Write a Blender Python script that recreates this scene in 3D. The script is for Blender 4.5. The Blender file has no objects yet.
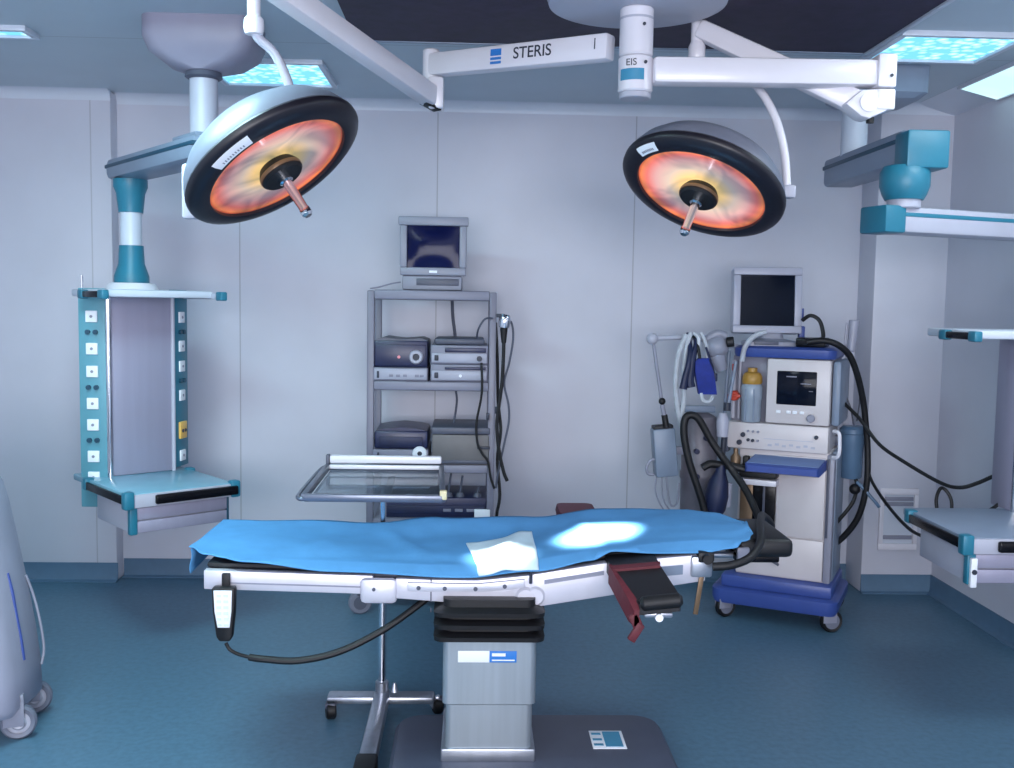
import bpy, bmesh, math, random
from mathutils import Vector, Matrix, Euler
random.seed(7)
S = bpy.context.scene
COL = S.collection
PI = math.pi
V = Vector

# ------------------------------------------------------------------ materials
def lin(c):
    return tuple((x/12.92 if x <= .04045 else ((x+.055)/1.055)**2.4) for x in [v/255. for v in c]) + (1.,)

MATS = {}
def mat(name, rgb, rough=.5, metal=0., noise=0., nscale=60., bump=0., spec=.5, emit=None, estr=0., trans=0., coat=0., aniso=None):
    if name in MATS: return MATS[name]
    m = bpy.data.materials.new(name); m.use_nodes = True
    nt = m.node_tree; b = nt.nodes['Principled BSDF']
    b.inputs['Base Color'].default_value = lin(rgb)
    b.inputs['Roughness'].default_value = rough
    b.inputs['Metallic'].default_value = metal
    b.inputs['Specular IOR Level'].default_value = spec
    b.inputs['Transmission Weight'].default_value = trans
    b.inputs['Coat Weight'].default_value = coat
    if emit:
        b.inputs['Emission Color'].default_value = lin(emit); b.inputs['Emission Strength'].default_value = estr
    if noise or bump:
        tc = nt.nodes.new('ShaderNodeTexCoord'); n = nt.nodes.new('ShaderNodeTexNoise')
        n.inputs['Scale'].default_value = nscale; n.inputs['Detail'].default_value = 4
        if aniso:
            mp = nt.nodes.new('ShaderNodeMapping'); mp.inputs['Scale'].default_value = aniso
            nt.links.new(tc.outputs['Object'], mp.inputs[0]); nt.links.new(mp.outputs[0], n.inputs['Vector'])
        else:
            nt.links.new(tc.outputs['Object'], n.inputs['Vector'])
        if noise:
            r = nt.nodes.new('ShaderNodeValToRGB')
            c = lin(rgb)
            r.color_ramp.elements[0].position = .3; r.color_ramp.elements[1].position = .7
            r.color_ramp.elements[0].color = tuple(x*(1-noise) for x in c[:3]) + (1,)
            r.color_ramp.elements[1].color = tuple(min(1, x*(1+noise)) for x in c[:3]) + (1,)
            nt.links.new(n.outputs['Fac'], r.inputs['Fac']); nt.links.new(r.outputs['Color'], b.inputs['Base Color'])
        if bump:
            bp = nt.nodes.new('ShaderNodeBump'); bp.inputs['Strength'].default_value = bump; bp.inputs['Distance'].default_value = .01
            nt.links.new(n.outputs['Fac'], bp.inputs['Height']); nt.links.new(bp.outputs['Normal'], b.inputs['Normal'])
    MATS[name] = m
    return m

def seam_mat(name, rgb, rough, xs=(), ys=(), w=.005, dark=.45, spec=.5, noise=.03, bump=.02):
    """painted panels: thin darker joints at world x / y positions"""
    m = mat(name, rgb, rough, noise=noise, nscale=3., spec=spec)
    nt = m.node_tree; b = nt.nodes['Principled BSDF']
    src = b.inputs['Base Color'].links[0].from_socket
    g = nt.nodes.new('ShaderNodeNewGeometry'); sp = nt.nodes.new('ShaderNodeSeparateXYZ')
    nt.links.new(g.outputs['Position'], sp.inputs[0])
    tot = None
    for ax, vals in ((0, xs), (1, ys)):
        for v in vals:
            c = nt.nodes.new('ShaderNodeMath'); c.operation = 'COMPARE'
            nt.links.new(sp.outputs[ax], c.inputs[0]); c.inputs[1].default_value = v; c.inputs[2].default_value = w
            if tot is None: tot = c.outputs[0]
            else:
                a = nt.nodes.new('ShaderNodeMath'); a.operation = 'MAXIMUM'
                nt.links.new(tot, a.inputs[0]); nt.links.new(c.outputs[0], a.inputs[1]); tot = a.outputs[0]
    mx = nt.nodes.new('ShaderNodeMix'); mx.data_type = 'RGBA'
    nt.links.new(tot, mx.inputs['Factor']); nt.links.new(src, mx.inputs['A'])
    c = lin(rgb); mx.inputs['B'].default_value = tuple(x*dark for x in c[:3]) + (1,)
    nt.links.new(mx.outputs['Result'], b.inputs['Base Color'])
    return m

M_WALL = seam_mat('wall_panel', (200, 202, 214), .42, xs=(-1.318, -.212, .908), w=.0035, dark=.66)
M_WALLL = seam_mat('wall_panel_side', (200, 202, 214), .42, xs=(-2.1,), w=.0035, dark=.75)
M_CEIL = seam_mat('ceiling_panel', (186, 200, 210), .45, xs=(2.40,), ys=(4.50,), w=.004, dark=.7)
M_FLOOR = mat('vinyl_floor', (82, 116, 138), .42, noise=.12, nscale=38., bump=.03, spec=.4)
M_BASEB = mat('vinyl_skirting', (82, 112, 138), .5, noise=.05, nscale=20)
M_DARKP = mat('dark_ceiling_filter', (50, 38, 64), .6, noise=.25, nscale=14., bump=.15, spec=.25)
M_WHITE = mat('white_enamel', (226, 224, 232), .3, noise=.02, nscale=6., coat=.2)
M_TRIMW = mat('white_trim', (205, 212, 224), .35, noise=.02, nscale=8.)
M_LGREY = mat('light_grey_paint', (178, 180, 194), .38, noise=.03, nscale=8.)
M_MGREY = mat('mid_grey_paint', (140, 142, 158), .42, noise=.04, nscale=8.)
M_DGREY = mat('dark_grey_paint', (78, 82, 98), .45, noise=.05, nscale=10.)
M_BLACK = mat('black_rubber', (11, 11, 16), .55, noise=.2, nscale=40., bump=.05)
M_BLACKG = mat('black_gloss', (12, 12, 18), .25, spec=.2, noise=.1, nscale=10.)
M_RIM = mat('lamp_rim_black', (26, 24, 34), .4, noise=.15, nscale=12.)
M_DOME = mat('lamp_dome_grey', (112, 116, 132), .42, noise=.05, nscale=6.)
M_STEEL = mat('brushed_steel', (176, 180, 190), .32, metal=.85, noise=.08, nscale=30., aniso=(1, 1, .05))
M_STEELF = mat('brushed_steel_column', (158, 168, 176), .36, metal=.62, noise=.07, nscale=40., aniso=(1, 1, .04))
M_RAIL = mat('satin_aluminium', (214, 212, 222), .38, metal=.35, noise=.03, nscale=20.)
M_CHROME = mat('chrome', (225, 226, 232), .14, metal=1., noise=.02, nscale=10.)
M_TEAL = mat('teal_plastic', (38, 118, 142), .4, noise=.06, nscale=10.)
M_TEALL = mat('teal_panel', (92, 152, 168), .42, noise=.05, nscale=10.)
M_TEALD = mat('teal_dark_stripe', (24, 70, 92), .45, noise=.05, nscale=10.)
M_PEND = mat('pendant_grey', (128, 142, 162), .4, noise=.04, nscale=8.)
M_PENDM = mat('pendant_mount_grey', (142, 140, 158), .45, noise=.04, nscale=8.)
M_BODY = mat('pendant_column_face', (160, 158, 178), .4, metal=.25, noise=.04, nscale=20., aniso=(1, 1, .05))
M_GLASSY = mat('shelf_top_glass', (128, 176, 196), .22, noise=.04, nscale=8.)
M_DRAPE = mat('blue_drape', (88, 150, 202), .85, noise=.07, nscale=9., bump=.35, spec=.15)
M_GLARE = mat('glare_white_cloth', (205, 226, 236), .9, noise=.04, nscale=20., bump=.3, spec=.1)  # white put in for lamp glare on the drape
M_PAD = mat('black_pad', (15, 15, 21), .5, noise=.15, nscale=18., bump=.06)
M_RED = mat('red_strap', (92, 26, 38), .6, noise=.12, nscale=40., bump=.1)
M_MAROON = mat('maroon_pad', (92, 40, 54), .6, noise=.12, nscale=30.)
M_BASE = mat('table_base_grey', (66, 72, 90), .42, noise=.06, nscale=12.)
M_CREAM = mat('cream_enamel', (206, 200, 202), .36, noise=.03, nscale=7.)
M_BLUE = mat('machine_blue', (56, 78, 148), .38, noise=.06, nscale=8.)
M_BLUEL = mat('machine_blue_tray', (98, 124, 172), .4, noise=.05, nscale=8.)
M_CUFF = mat('cuff_blue', (16, 40, 128), .7, noise=.15, nscale=30., bump=.2)
M_NAVY = mat('navy_bag', (20, 30, 66), .5, noise=.2, nscale=14., bump=.1)
M_BOTTLE = mat('bottle_blue_grey', (146, 158, 172), .25, noise=.06, nscale=10.)
M_YELLOW = mat('amber_cap', (172, 132, 58), .4, noise=.1, nscale=20.)
M_CANIS = mat('canister_blue_grey', (84, 112, 140), .35, noise=.08, nscale=12.)
M_SMOKE = mat('side_grey_blue', (120, 134, 154), .4, noise=.05, nscale=9.)
M_SCREEN = mat('dark_blue_screen', (14, 22, 66), .12, spec=.12, noise=.2, nscale=3.)
M_SCREENG = mat('dark_screen', (14, 20, 34), .10, spec=.10, noise=.2, nscale=3.)
M_BEZEL = mat('monitor_bezel', (164, 166, 182), .4, noise=.03, nscale=8.)
M_BEZEL2 = mat('monitor_bezel_grey', (140, 143, 158), .42, noise=.03, nscale=8.)
M_DEVD = mat('device_navy', (34, 40, 74), .35, noise=.1, nscale=8.)
M_DEVG = mat('device_grey', (128, 129, 146), .42, noise=.04, nscale=8.)
M_BEIGE = mat('device_beige', (104, 102, 104), .5, noise=.06, nscale=16.)
M_TROLL = mat('trolley_grey', (118, 118, 134), .4, noise=.04, nscale=10.)
M_WHEEL = mat('caster_tyre_grey', (112, 116, 132), .5, noise=.05, nscale=10.)
M_PAPER = mat('white_label', (238, 242, 248), .5, noise=.01, nscale=10.)
M_LBLUE = mat('label_blue', (40, 120, 200), .5, noise=.02, nscale=10.)
M_CYANB = mat('label_teal', (60, 140, 175), .5, noise=.02, nscale=10.)
M_INK = mat('ink_dark', (40, 46, 62), .5, noise=.02, nscale=10.)
M_REDD = mat('red_knob', (200, 70, 50), .4, noise=.04, nscale=10.)
M_PINK = mat('pink_dot', (235, 140, 150), .4, noise=.04, nscale=10.)
M_COVER = mat('grey_cover', (158, 160, 178), .48, noise=.05, nscale=4.)
M_TUBEW = mat('clear_grey_hose', (178, 184, 192), .35, noise=.08, nscale=30.)
M_YSOCK = mat('amber_socket', (240, 190, 96), .45, noise=.05, nscale=20.)
M_ABS = mat('absorber_grey', (112, 108, 118), .4, noise=.12, nscale=16.)
M_CLIP = mat('cream_clip', (226, 214, 168), .45, noise=.04, nscale=20.)
M_KEY = mat('pale_key', (214, 226, 226), .5, noise=.02, nscale=20.)
M_GLASS = mat('tray_glass', (170, 182, 192), .06, noise=.03, nscale=5., trans=.92)
M_GLASS.node_tree.nodes['Principled BSDF'].inputs['IOR'].default_value = 1.12
M_FRAME = mat('tray_frame_steel', (118, 124, 138), .3, metal=.6, noise=.05, nscale=20.)
M_BRASS = mat('brass_strip', (122, 100, 78), .4, metal=.5, noise=.05, nscale=20.)

def emis_mat(name, rgb, strength, rgb2=None, scale=60.):
    m = bpy.data.materials.new(name); m.use_nodes = True; nt = m.node_tree
    nt.nodes.remove(nt.nodes['Principled BSDF'])
    e = nt.nodes.new('ShaderNodeEmission'); e.inputs['Strength'].default_value = strength
    tc = nt.nodes.new('ShaderNodeTexCoord'); v = nt.nodes.new('ShaderNodeTexVoronoi'); v.inputs['Scale'].default_value = scale
    nt.links.new(tc.outputs['Object'], v.inputs['Vector'])
    r = nt.nodes.new('ShaderNodeValToRGB')
    r.color_ramp.elements[0].color = lin(rgb); r.color_ramp.elements[1].color = lin(rgb2 or rgb)
    r.color_ramp.elements[1].position = .6
    nt.links.new(v.outputs['Distance'], r.inputs['Fac']); nt.links.new(r.outputs['Color'], e.inputs['Color'])
    nt.links.new(e.outputs[0], nt.nodes['Material Output'].inputs['Surface'])
    return m
M_TUBE = emis_mat('lit_diffuser', (206, 248, 255), 1.9, (104, 180, 216), 24.)
M_COVE = emis_mat('cove_glow', (222, 252, 255), 1.25, (200, 244, 252), 4.)  # glow painted for the ceiling light mirrored in the glossy coving

def lens_mat(name, R, warm, seed):
    """lit multi-facet reflector behind glass: gold-white core, pink-orange dichroic edge, swirls of pale grey"""
    m = bpy.data.materials.new(name); m.use_nodes = True; nt = m.node_tree
    b = nt.nodes['Principled BSDF']; b.inputs['Base Color'].default_value = lin((60, 52, 56)); b.inputs['Roughness'].default_value = .12
    tc = nt.nodes.new('ShaderNodeTexCoord')
    ln = nt.nodes.new('ShaderNodeVectorMath'); ln.operation = 'LENGTH'
    sc = nt.nodes.new('ShaderNodeVectorMath'); sc.operation = 'MULTIPLY'; sc.inputs[1].default_value = (1/R, 1/R, 0)
    nt.links.new(tc.outputs['Object'], sc.inputs[0]); nt.links.new(sc.outputs[0], ln.inputs[0])
    ramp = nt.nodes.new('ShaderNodeValToRGB'); cr = ramp.color_ramp
    for p, c in ((0., (255, 220, 130)), (.34, (250, 214, 150)), (.52, (218, 200, 190)), (.72, (216, 168, 172)), (.86, (222, 118, 114)), (.95, (240, 136, 84)), (1., (180, 58, 46))):
        e = cr.elements.new(p) if p not in (0., 1.) else cr.elements[0 if p == 0. else -1]
        e.position = p; e.color = lin(c)
    nt.links.new(ln.outputs['Value'], ramp.inputs['Fac'])
    n = nt.nodes.new('ShaderNodeTexNoise'); n.inputs['Scale'].default_value = 5.5; n.inputs['Distortion'].default_value = .9; n.inputs['Detail'].default_value = 2
    mp = nt.nodes.new('ShaderNodeMapping'); mp.inputs['Location'].default_value = (seed, seed*.7, 0)
    nt.links.new(tc.outputs['Object'], mp.inputs[0]); nt.links.new(mp.outputs[0], n.inputs['Vector'])
    r2 = nt.nodes.new('ShaderNodeValToRGB')
    r2.color_ramp.elements[0].position = .36; r2.color_ramp.elements[1].position = .62
    r2.color_ramp.elements[0].color = (.26, .36, .48, 1); r2.color_ramp.elements[1].color = (1.4, 1.3, 1.15, 1)
    nt.links.new(n.outputs['Fac'], r2.inputs['Fac'])
    mx = nt.nodes.new('ShaderNodeMix'); mx.data_type = 'RGBA'; mx.blend_type = 'MULTIPLY'; mx.inputs['Factor'].default_value = .75
    nt.links.new(ramp.outputs['Color'], mx.inputs['A']); nt.links.new(r2.outputs['Color'], mx.inputs['B'])
    nt.links.new(mx.outputs['Result'], b.inputs['Emission Color'])
    # bulb glow near one side of the hub
    b.inputs['Emission Strength'].default_value = warm
    return m

# ------------------------------------------------------------------ mesh building
class MB:
    def __init__(s): s.bm = bmesh.new()
    def _new(s, f):
        before = set(s.bm.verts); f(); return [v for v in s.bm.verts if v not in before]
    def box(s, x0, x1, y0, y1, z0, z1, bev=0., seg=2, M=None):
        vs = [s.bm.verts.new(((x0, x1)[i & 1], (y0, y1)[(i >> 1) & 1], (z0, z1)[(i >> 2) & 1])) for i in range(8)]
        fs = [s.bm.faces.new([vs[i] for i in q]) for q in ((0, 2, 3, 1), (4, 5, 7, 6), (0, 1, 5, 4), (2, 6, 7, 3), (0, 4, 6, 2), (1, 3, 7, 5))]
        if bev > 0:
            r = bmesh.ops.bevel(s.bm, geom=list({e for f in fs for e in f.edges}), offset=bev, segments=seg, affect='EDGES', profile=.5)
            vs = list({v for f in r['faces'] for v in f.verts} | {v for v in vs if v.is_valid})
        if M is not None: bmesh.ops.transform(s.bm, matrix=M, verts=[v for v in vs if v.is_valid])
        return s
    def prism(s, pts, d0, d1, axis='y', bev=0., M=None):
        """polygon pts (2-D) extruded along an axis: y -> pts are (x,z); z -> (x,y); x -> (y,z)"""
        def P(a, b, d): return {'y': (a, d, b), 'z': (a, b, d), 'x': (d, a, b)}[axis]
        A = [s.bm.verts.new(P(a, b, d0)) for a, b in pts]; B = [s.bm.verts.new(P(a, b, d1)) for a, b in pts]
        n = len(pts); fs = [s.bm.faces.new(A), s.bm.faces.new(B[::-1])]
        for i in range(n): fs.append(s.bm.faces.new((A[i], B[i], B[(i+1) % n], A[(i+1) % n])))
        bmesh.ops.recalc_face_normals(s.bm, faces=fs)
        vs = A + B
        if bev > 0:
            r = bmesh.ops.bevel(s.bm, geom=list({e for f in fs for e in f.edges}), offset=bev, segments=2, affect='EDGES', profile=.5)
            vs = list({v for f in r['faces'] for v in f.verts} | {v for v in vs if v.is_valid})
        if M is not None: bmesh.ops.transform(s.bm, matrix=M, verts=[v for v in vs if v.is_valid])
        return s
    def lathe(s, prof, M=None, n=40, a0=0., a1=2*PI):
        """prof: (radius, height) pairs about local z"""
        full = abs(a1-a0-2*PI) < 1e-6; rings = []
        k = n if full else n+1
        for r, h in prof:
            if r < 1e-6: rings.append([s.bm.verts.new((0, 0, h))])
            else: rings.append([s.bm.verts.new((r*math.cos(a0+(a1-a0)*i/n), r*math.sin(a0+(a1-a0)*i/n), h)) for i in range(k)])
        fs = []
        for A, B in zip(rings, rings[1:]):
            for i in range(n):
                j = (i+1) % k
                if len(A) == 1 and len(B) == 1: continue
                if len(A) == 1: fs.append(s.bm.faces.new((A[0], B[j], B[i])))
                elif len(B) == 1: fs.append(s.bm.faces.new((A[i], A[j], B[0])))
                else: fs.append(s.bm.faces.new((A[i], A[j], B[j], B[i])))
        bmesh.ops.recalc_face_normals(s.bm, faces=fs)
        if M is not None: bmesh.ops.transform(s.bm, matrix=M, verts=[v for R in rings for v in R])
        return s
    def cyl(s, p0, p1, r0, r1=None, n=20, bev=0.):
        p0, p1 = V(p0), V(p1); r1 = r0 if r1 is None else r1; L = (p1-p0).length
        M = Matrix.Translation(p0) @ (p1-p0).to_track_quat('Z', 'Y').to_matrix().to_4x4()
        b = min(bev, r0*.9, r1*.9, L*.45)
        prof = [(0, 0), (r0-b, 0), (r0, b), (r1, L-b), (r1-b, L), (0, L)] if b > 0 else [(0, 0), (r0, 0), (r1, L), (0, L)]
        return s.lathe(prof, M, n)
    def sph(s, c, r, n=16, sz=1.):
        prof = [(r*math.sin(PI*i/10), -r*sz*math.cos(PI*i/10)) for i in range(11)]
        prof[0] = (0, -r*sz); prof[-1] = (0, r*sz)
        return s.lathe(prof, Matrix.Translation(V(c)), n)
    def tube(s, pts, r, n=10, smooth=6, flat=1.):
        P = [V(p) for p in pts]
        if smooth and len(P) > 2:
            Q = []
            for i in range(len(P)-1):
                a, b, c, d = P[max(i-1, 0)], P[i], P[i+1], P[min(i+2, len(P)-1)]
                for k in range(smooth):
                    t = k/smooth
                    Q.append(.5*((2*b)+(c-a)*t+(2*a-5*b+4*c-d)*t*t+(3*b-a-3*c+d)*t**3))
            Q.append(P[-1]); P = Q
        rs = r if isinstance(r, (list, tuple)) else None
        up = None; rings = []
        for i, p in enumerate(P):
            t = (P[min(i+1, len(P)-1)]-P[max(i-1, 0)]).normalized()
            if up is None: up = t.orthogonal().normalized()
            up = (up-t*up.dot(t)).normalized(); sd = t.cross(up)
            rr = r if rs is None else rs[0]+(rs[-1]-rs[0])*i/(len(P)-1)
            rings.append([s.bm.verts.new(p+up*rr*math.cos(2*PI*k/n)+sd*rr*flat*math.sin(2*PI*k/n)) for k in range(n)])
        fs = []
        for A, B in zip(rings, rings[1:]):
            for k in range(n): fs.append(s.bm.faces.new((A[k], A[(k+1) % n], B[(k+1) % n], B[k])))
        fs.append(s.bm.faces.new(rings[0][::-1])); fs.append(s.bm.faces.new(rings[-1]))
        bmesh.ops.recalc_face_normals(s.bm, faces=fs)
        return s
    def beam(s, p0, p1, w, h, w1=None, h1=None, bev=.008, up=(0, 0, 1)):
        """a bar of rectangular section from p0 to p1"""
        p0, p1 = V(p0), V(p1); w1 = w1 or w; h1 = h1 or h
        t = (p1-p0).normalized(); sd = t.cross(V(up)).normalized(); u = sd.cross(t)
        vs = []
        for p, a, b in ((p0, w, h), (p1, w1, h1)):
            for i, j in ((-1, -1), (1, -1), (1, 1), (-1, 1)): vs.append(s.bm.verts.new(p+sd*i*a/2+u*j*b/2))
        fs = [s.bm.faces.new([vs[i] for i in q]) for q in ((0, 1, 2, 3), (7, 6, 5, 4), (0, 4, 5, 1), (1, 5, 6, 2), (2, 6, 7, 3), (3, 7, 4, 0))]
        bmesh.ops.recalc_face_normals(s.bm, faces=fs)
        if bev: bmesh.ops.bevel(s.bm, geom=list({e for f in fs for e in f.edges}), offset=bev, segments=2, affect='EDGES', profile=.5)
        return s
    def grid(s, rows):
        G = [[s.bm.verts.new(p) for p in r] for r in rows]; fs = []
        for A, B in zip(G, G[1:]):
            for i in range(len(A)-1): fs.append(s.bm.faces.new((A[i], A[i+1], B[i+1], B[i])))
        bmesh.ops.recalc_face_normals(s.bm, faces=fs)
        return s
    def link(s, name, m, parent=None, xf=None, label=None, angle=35):
        me = bpy.data.meshes.new(name)
        if xf is not None: s.bm.transform(xf)
        s.bm.to_mesh(me); s.bm.free(); me.materials.append(m)
        for p in me.polygons: p.use_smooth = True
        me.set_sharp_from_angle(angle=math.radians(angle))
        o = bpy.data.objects.new(name, me); COL.objects.link(o)
        if parent is not None: o.parent = parent
        if label: o['label'] = label
        return o

def tag(o, label, cat, group=None):
    o['label'] = label; o['category'] = cat
    if group: o['group'] = group
    return o

class T:
    """a thing: an Empty at its base; parts are given in world space, or in its own space with local=True"""
    def __init__(s, name, label, cat, loc, rz=0., group=None, local=False):
        o = bpy.data.objects.new(name, None); COL.objects.link(o)
        o.empty_display_size = .05
        o.location = loc; o.rotation_euler = (0, 0, rz); tag(o, label, cat, group)
        s.o = o; s.M = Matrix.Translation(V(loc)) @ Matrix.Rotation(rz, 4, 'Z'); s.inv = s.M.inverted(); s.local = local
    def part(s, name, mb, m, parent=None, local=None, label=None, angle=35):
        loc = s.local if local is None else local
        return mb.link(name, m, parent or s.o, None if loc else s.inv, label, angle)

def struct(name, mb, m):
    o = mb.link(name, m); o['kind'] = 'structure'; return o

def letters(t, name, text, size, M, m, parent, depth=.0006, bold=0.):
    cu = bpy.data.curves.new(name, 'FONT'); cu.body = text; cu.size = size; cu.extrude = depth; cu.align_x = 'CENTER'; cu.align_y = 'CENTER'; cu.offset = bold
    o = bpy.data.objects.new(name, cu); COL.objects.link(o)
    bpy.context.view_layer.update()
    dg = bpy.context.evaluated_depsgraph_get()
    me = bpy.data.meshes.new_from_object(o.evaluated_get(dg)); bpy.data.objects.remove(o); bpy.data.curves.remove(cu)
    me.transform(t.inv @ M); me.materials.clear(); me.materials.append(m); me.name = name
    r = bpy.data.objects.new(name, me); COL.objects.link(r); r.parent = parent
    return r

def frame_to(origin, xdir, zdir):
    x = V(xdir).normalized(); z = V(zdir).normalized(); y = z.cross(x).normalized(); x = y.cross(z)
    return Matrix(((x.x, y.x, z.x, origin[0]), (x.y, y.y, z.y, origin[1]), (x.z, y.z, z.z, origin[2]), (0, 0, 0, 1)))

# ------------------------------------------------------------------ the room
CZ = 2.72
struct('floor', MB().box(-3.2, 2.7, -2.6, 5.85, -.06, 0), M_FLOOR)
struct('ceiling', MB().box(-3.2, 2.7, -2.6, 5.85, CZ, CZ+.08), M_CEIL)
struct('wall_back', MB().box(-2.0, 2.7, 5.72, 5.86, 0, CZ), M_WALL)
struct('wall_back_left', MB().box(-3.2, -1.99, 5.62, 5.86, 0, CZ, .012), M_WALLL)
struct('wall_left', MB().box(-3.2, -3.05, -2.6, 5.86, 0, CZ), M_WALL)
struct('wall_right', MB().box(2.62, 2.75, -2.6, 5.86, 0, CZ), M_WALL)
struct('wall_front', MB().box(-3.2, 2.7, -2.75, -2.6, 0, CZ), M_WALL)
struct('wall_corner', MB().box(2.215, 2.64, 5.49, 5.80, 0, CZ, .012), M_WALL)
def skirting(name, p0, p1, nrm, h=.105):
    # coved vinyl skirting: a thin upstand that curls out over the floor
    p0, p1, nrm = V(p0), V(p1), V(nrm)
    mb = MB(); t = (p1-p0).normalized()
    prof = [(0, 0), (.035, 0), (.035, .004), (.016, .012), (.008, .03), (.006, h), (0, h)]
    A = [mb.bm.verts.new(p0+nrm*a+V((0, 0, b))) for a, b in prof]; B = [mb.bm.verts.new(p1+nrm*a+V((0, 0, b))) for a, b in prof]
    n = len(prof); fs = [mb.bm.faces.new(A), mb.bm.faces.new(B[::-1])]
    for i in range(n): fs.append(mb.bm.faces.new((A[i], B[i], B[(i+1) % n], A[(i+1) % n])))
    bmesh.ops.recalc_face_normals(mb.bm, faces=fs)
    return struct(name, mb, M_BASEB)
skirting('baseboard_back', (-1.985, 5.72, 0), (2.215, 5.72, 0), (0, -1, 0))
skirting('baseboard_left', (-3.05, 5.62, 0), (-1.985, 5.62, 0), (0, -1, 0))
skirting('baseboard_corner', (2.215, 5.49, 0), (2.62, 5.49, 0), (0, -1, 0))
skirting('baseboard_right', (2.62, 5.49, 0), (2.62, -2.5, 0), (-1, 0, 0))
# coving between ceiling and back wall
def coving(name, x0, x1, y, r=.055):
    pts = [(y, CZ), (y, CZ-r)] + [(y-r+r*math.cos(a), CZ-r+r*math.sin(a)-0) for a in ()]
    pts = [(y, CZ-r)] + [(y-r*(1-math.cos(a)), CZ-r*(1-math.sin(a))) for a in [PI/2*i/6 for i in range(1, 6)]] + [(y-r, CZ), (y, CZ)]
    return struct(name, MB().prism(pts, x0, x1, 'x'), M_TRIMW)
coving('trim_1', -1.99, 2.215, 5.72)
coving('trim_2', -3.05, -1.99, 5.62)
coving('trim_3', 2.215, 2.62, 5.49)
# sloped coving along the right wall
struct('trim_4', MB().prism([(2.40, CZ), (2.62, CZ-.055), (2.62, CZ)], -2.6, 5.49, 'y'), M_TRIMW)
# dark filter field in the ceiling, with a pale metal edge
struct('trim_5', MB().box(-.52, 1.68, 1.0, 4.385, CZ-.012, CZ+.01, .003), M_DARKP)
struct('trim_6', MB().box(1.68, 1.70, 1.0, 4.40, CZ-.02, CZ+.01, .003), M_TRIMW)
struct('trim_7', MB().box(-.52, 1.68, 4.385, 4.40, CZ-.016, CZ+.01, .003), M_PEND)

# wall vent on the corner pillar
t = T('wall_vent', 'small white wall vent with two grey slots low on the corner pillar', 'vent', (2.41, 5.49, .25))
mb = MB()
for b in ((2.30, 2.52, .565, .60), (2.30, 2.52, .25, .285), (2.30, 2.325, .285, .565), (2.495, 2.52, .285, .565)): mb.box(b[0], b[1], 5.472, 5.491, b[2], b[3], .003)
t.part('vent_frame', mb, M_WHITE)
t.part('back_plate', MB().box(2.325, 2.495, 5.484, 5.491, .285, .565), M_TRIMW)
for z in (.53, .50, .31): t.part('slat', MB().box(2.328, 2.492, 5.476, 5.486, z, z+.022, .002), M_MGREY)

# ------------------------------------------------------------------ ceiling lights
def ceiling_light(x0, x1, y0, y1, label, group=None, power=40., col=(.74, .93, 1.)):
    t = T('ceiling_light', label, 'ceiling light', ((x0+x1)/2, (y0+y1)/2, CZ), group=group)
    mb = MB(); w = .025; z0, z1 = CZ-.022, CZ+.001
    for b in ((x0, x1, y0, y0+w), (x0, x1, y1-w, y1), (x0, x0+w, y0+w, y1-w), (x1-w, x1, y0+w, y1-w)): mb.box(*b, z0, z1, .002)
    t.part('light_frame', mb, M_TRIMW)
    t.part('diffuser', MB().box(x0+w, x1-w, y0+w, y1-w, CZ-.010, CZ+.001), M_TUBE)
    if not power: return t
    L = bpy.data.lights.new('added_ceiling_fill', 'AREA'); L.shape = 'RECTANGLE'; L.size = x1-x0-.06; L.size_y = y1-y0-.06
    L.energy = power; L.color = col
    o = bpy.data.objects.new('added_ceiling_fill', L); COL.objects.link(o); o.location = ((x0+x1)/2, (y0+y1)/2, CZ-.03)
    o.visible_camera = True
    return t
ceiling_light(-2.45, -1.88, 4.33, 4.48, 'narrow lit ceiling light running off the edge of the photo', 'ceiling lights', power=0)
ceiling_light(-1.30, -.72, 4.80, 5.33, 'square lit ceiling light behind the tilted surgical lamp with the grey dome', 'ceiling lights', power=0)
ceiling_light(1.705, 2.235, 4.05, 4.50, 'bright square ceiling light beyond the dark ceiling field, over the pendant arm', 'ceiling lights', power=0)
for x, y, p, lc_ in ((-1.4, 1.2, 26, (.86, .97, 1.)), (1.4, 1.2, 10, (1., .93, 1.)), (-1.35, 3.05, 46, (.60, .94, 1.)), (2.12, 3.2, 17, (.85, .95, 1.))):  # unseen fixtures added to brighten walls and room, tinted for each side
    ceiling_light(x-.45, x+.45, y-.3, y+.3, 'square ceiling light added out of view to fill the room with light', 'ceiling lights', power=p, col=lc_)
# invented window behind the camera, added for broad frontal fill light
wx0, wx1, wz0, wz1 = -2.2, 2.0, .9, 2.5
fr = MB()
for b in ((wx0, wx1, wz0, wz0+.06), (wx0, wx1, wz1-.06, wz1), (wx0, wx0+.06, wz0, wz1), (wx1-.06, wx1, wz0, wz1), (-.13, -.07, wz0, wz1)): fr.box(b[0], b[1], -2.605, -2.56, b[2], b[3], .004)
struct('added_window_1', fr, M_TRIMW)
L = bpy.data.lights.new('frontal_fill', 'AREA'); L.shape = 'RECTANGLE'; L.size = wx1-wx0-.12; L.size_y = wz1-wz0-.12
L.energy = 250; L.color = (.96, .945, 1.)
o = bpy.data.objects.new('frontal_fill', L); COL.objects.link(o); o.location = ((wx0+wx1)/2, -2.55, (wz0+wz1)/2)
o.rotation_euler = (math.radians(90), 0, 0)
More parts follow.
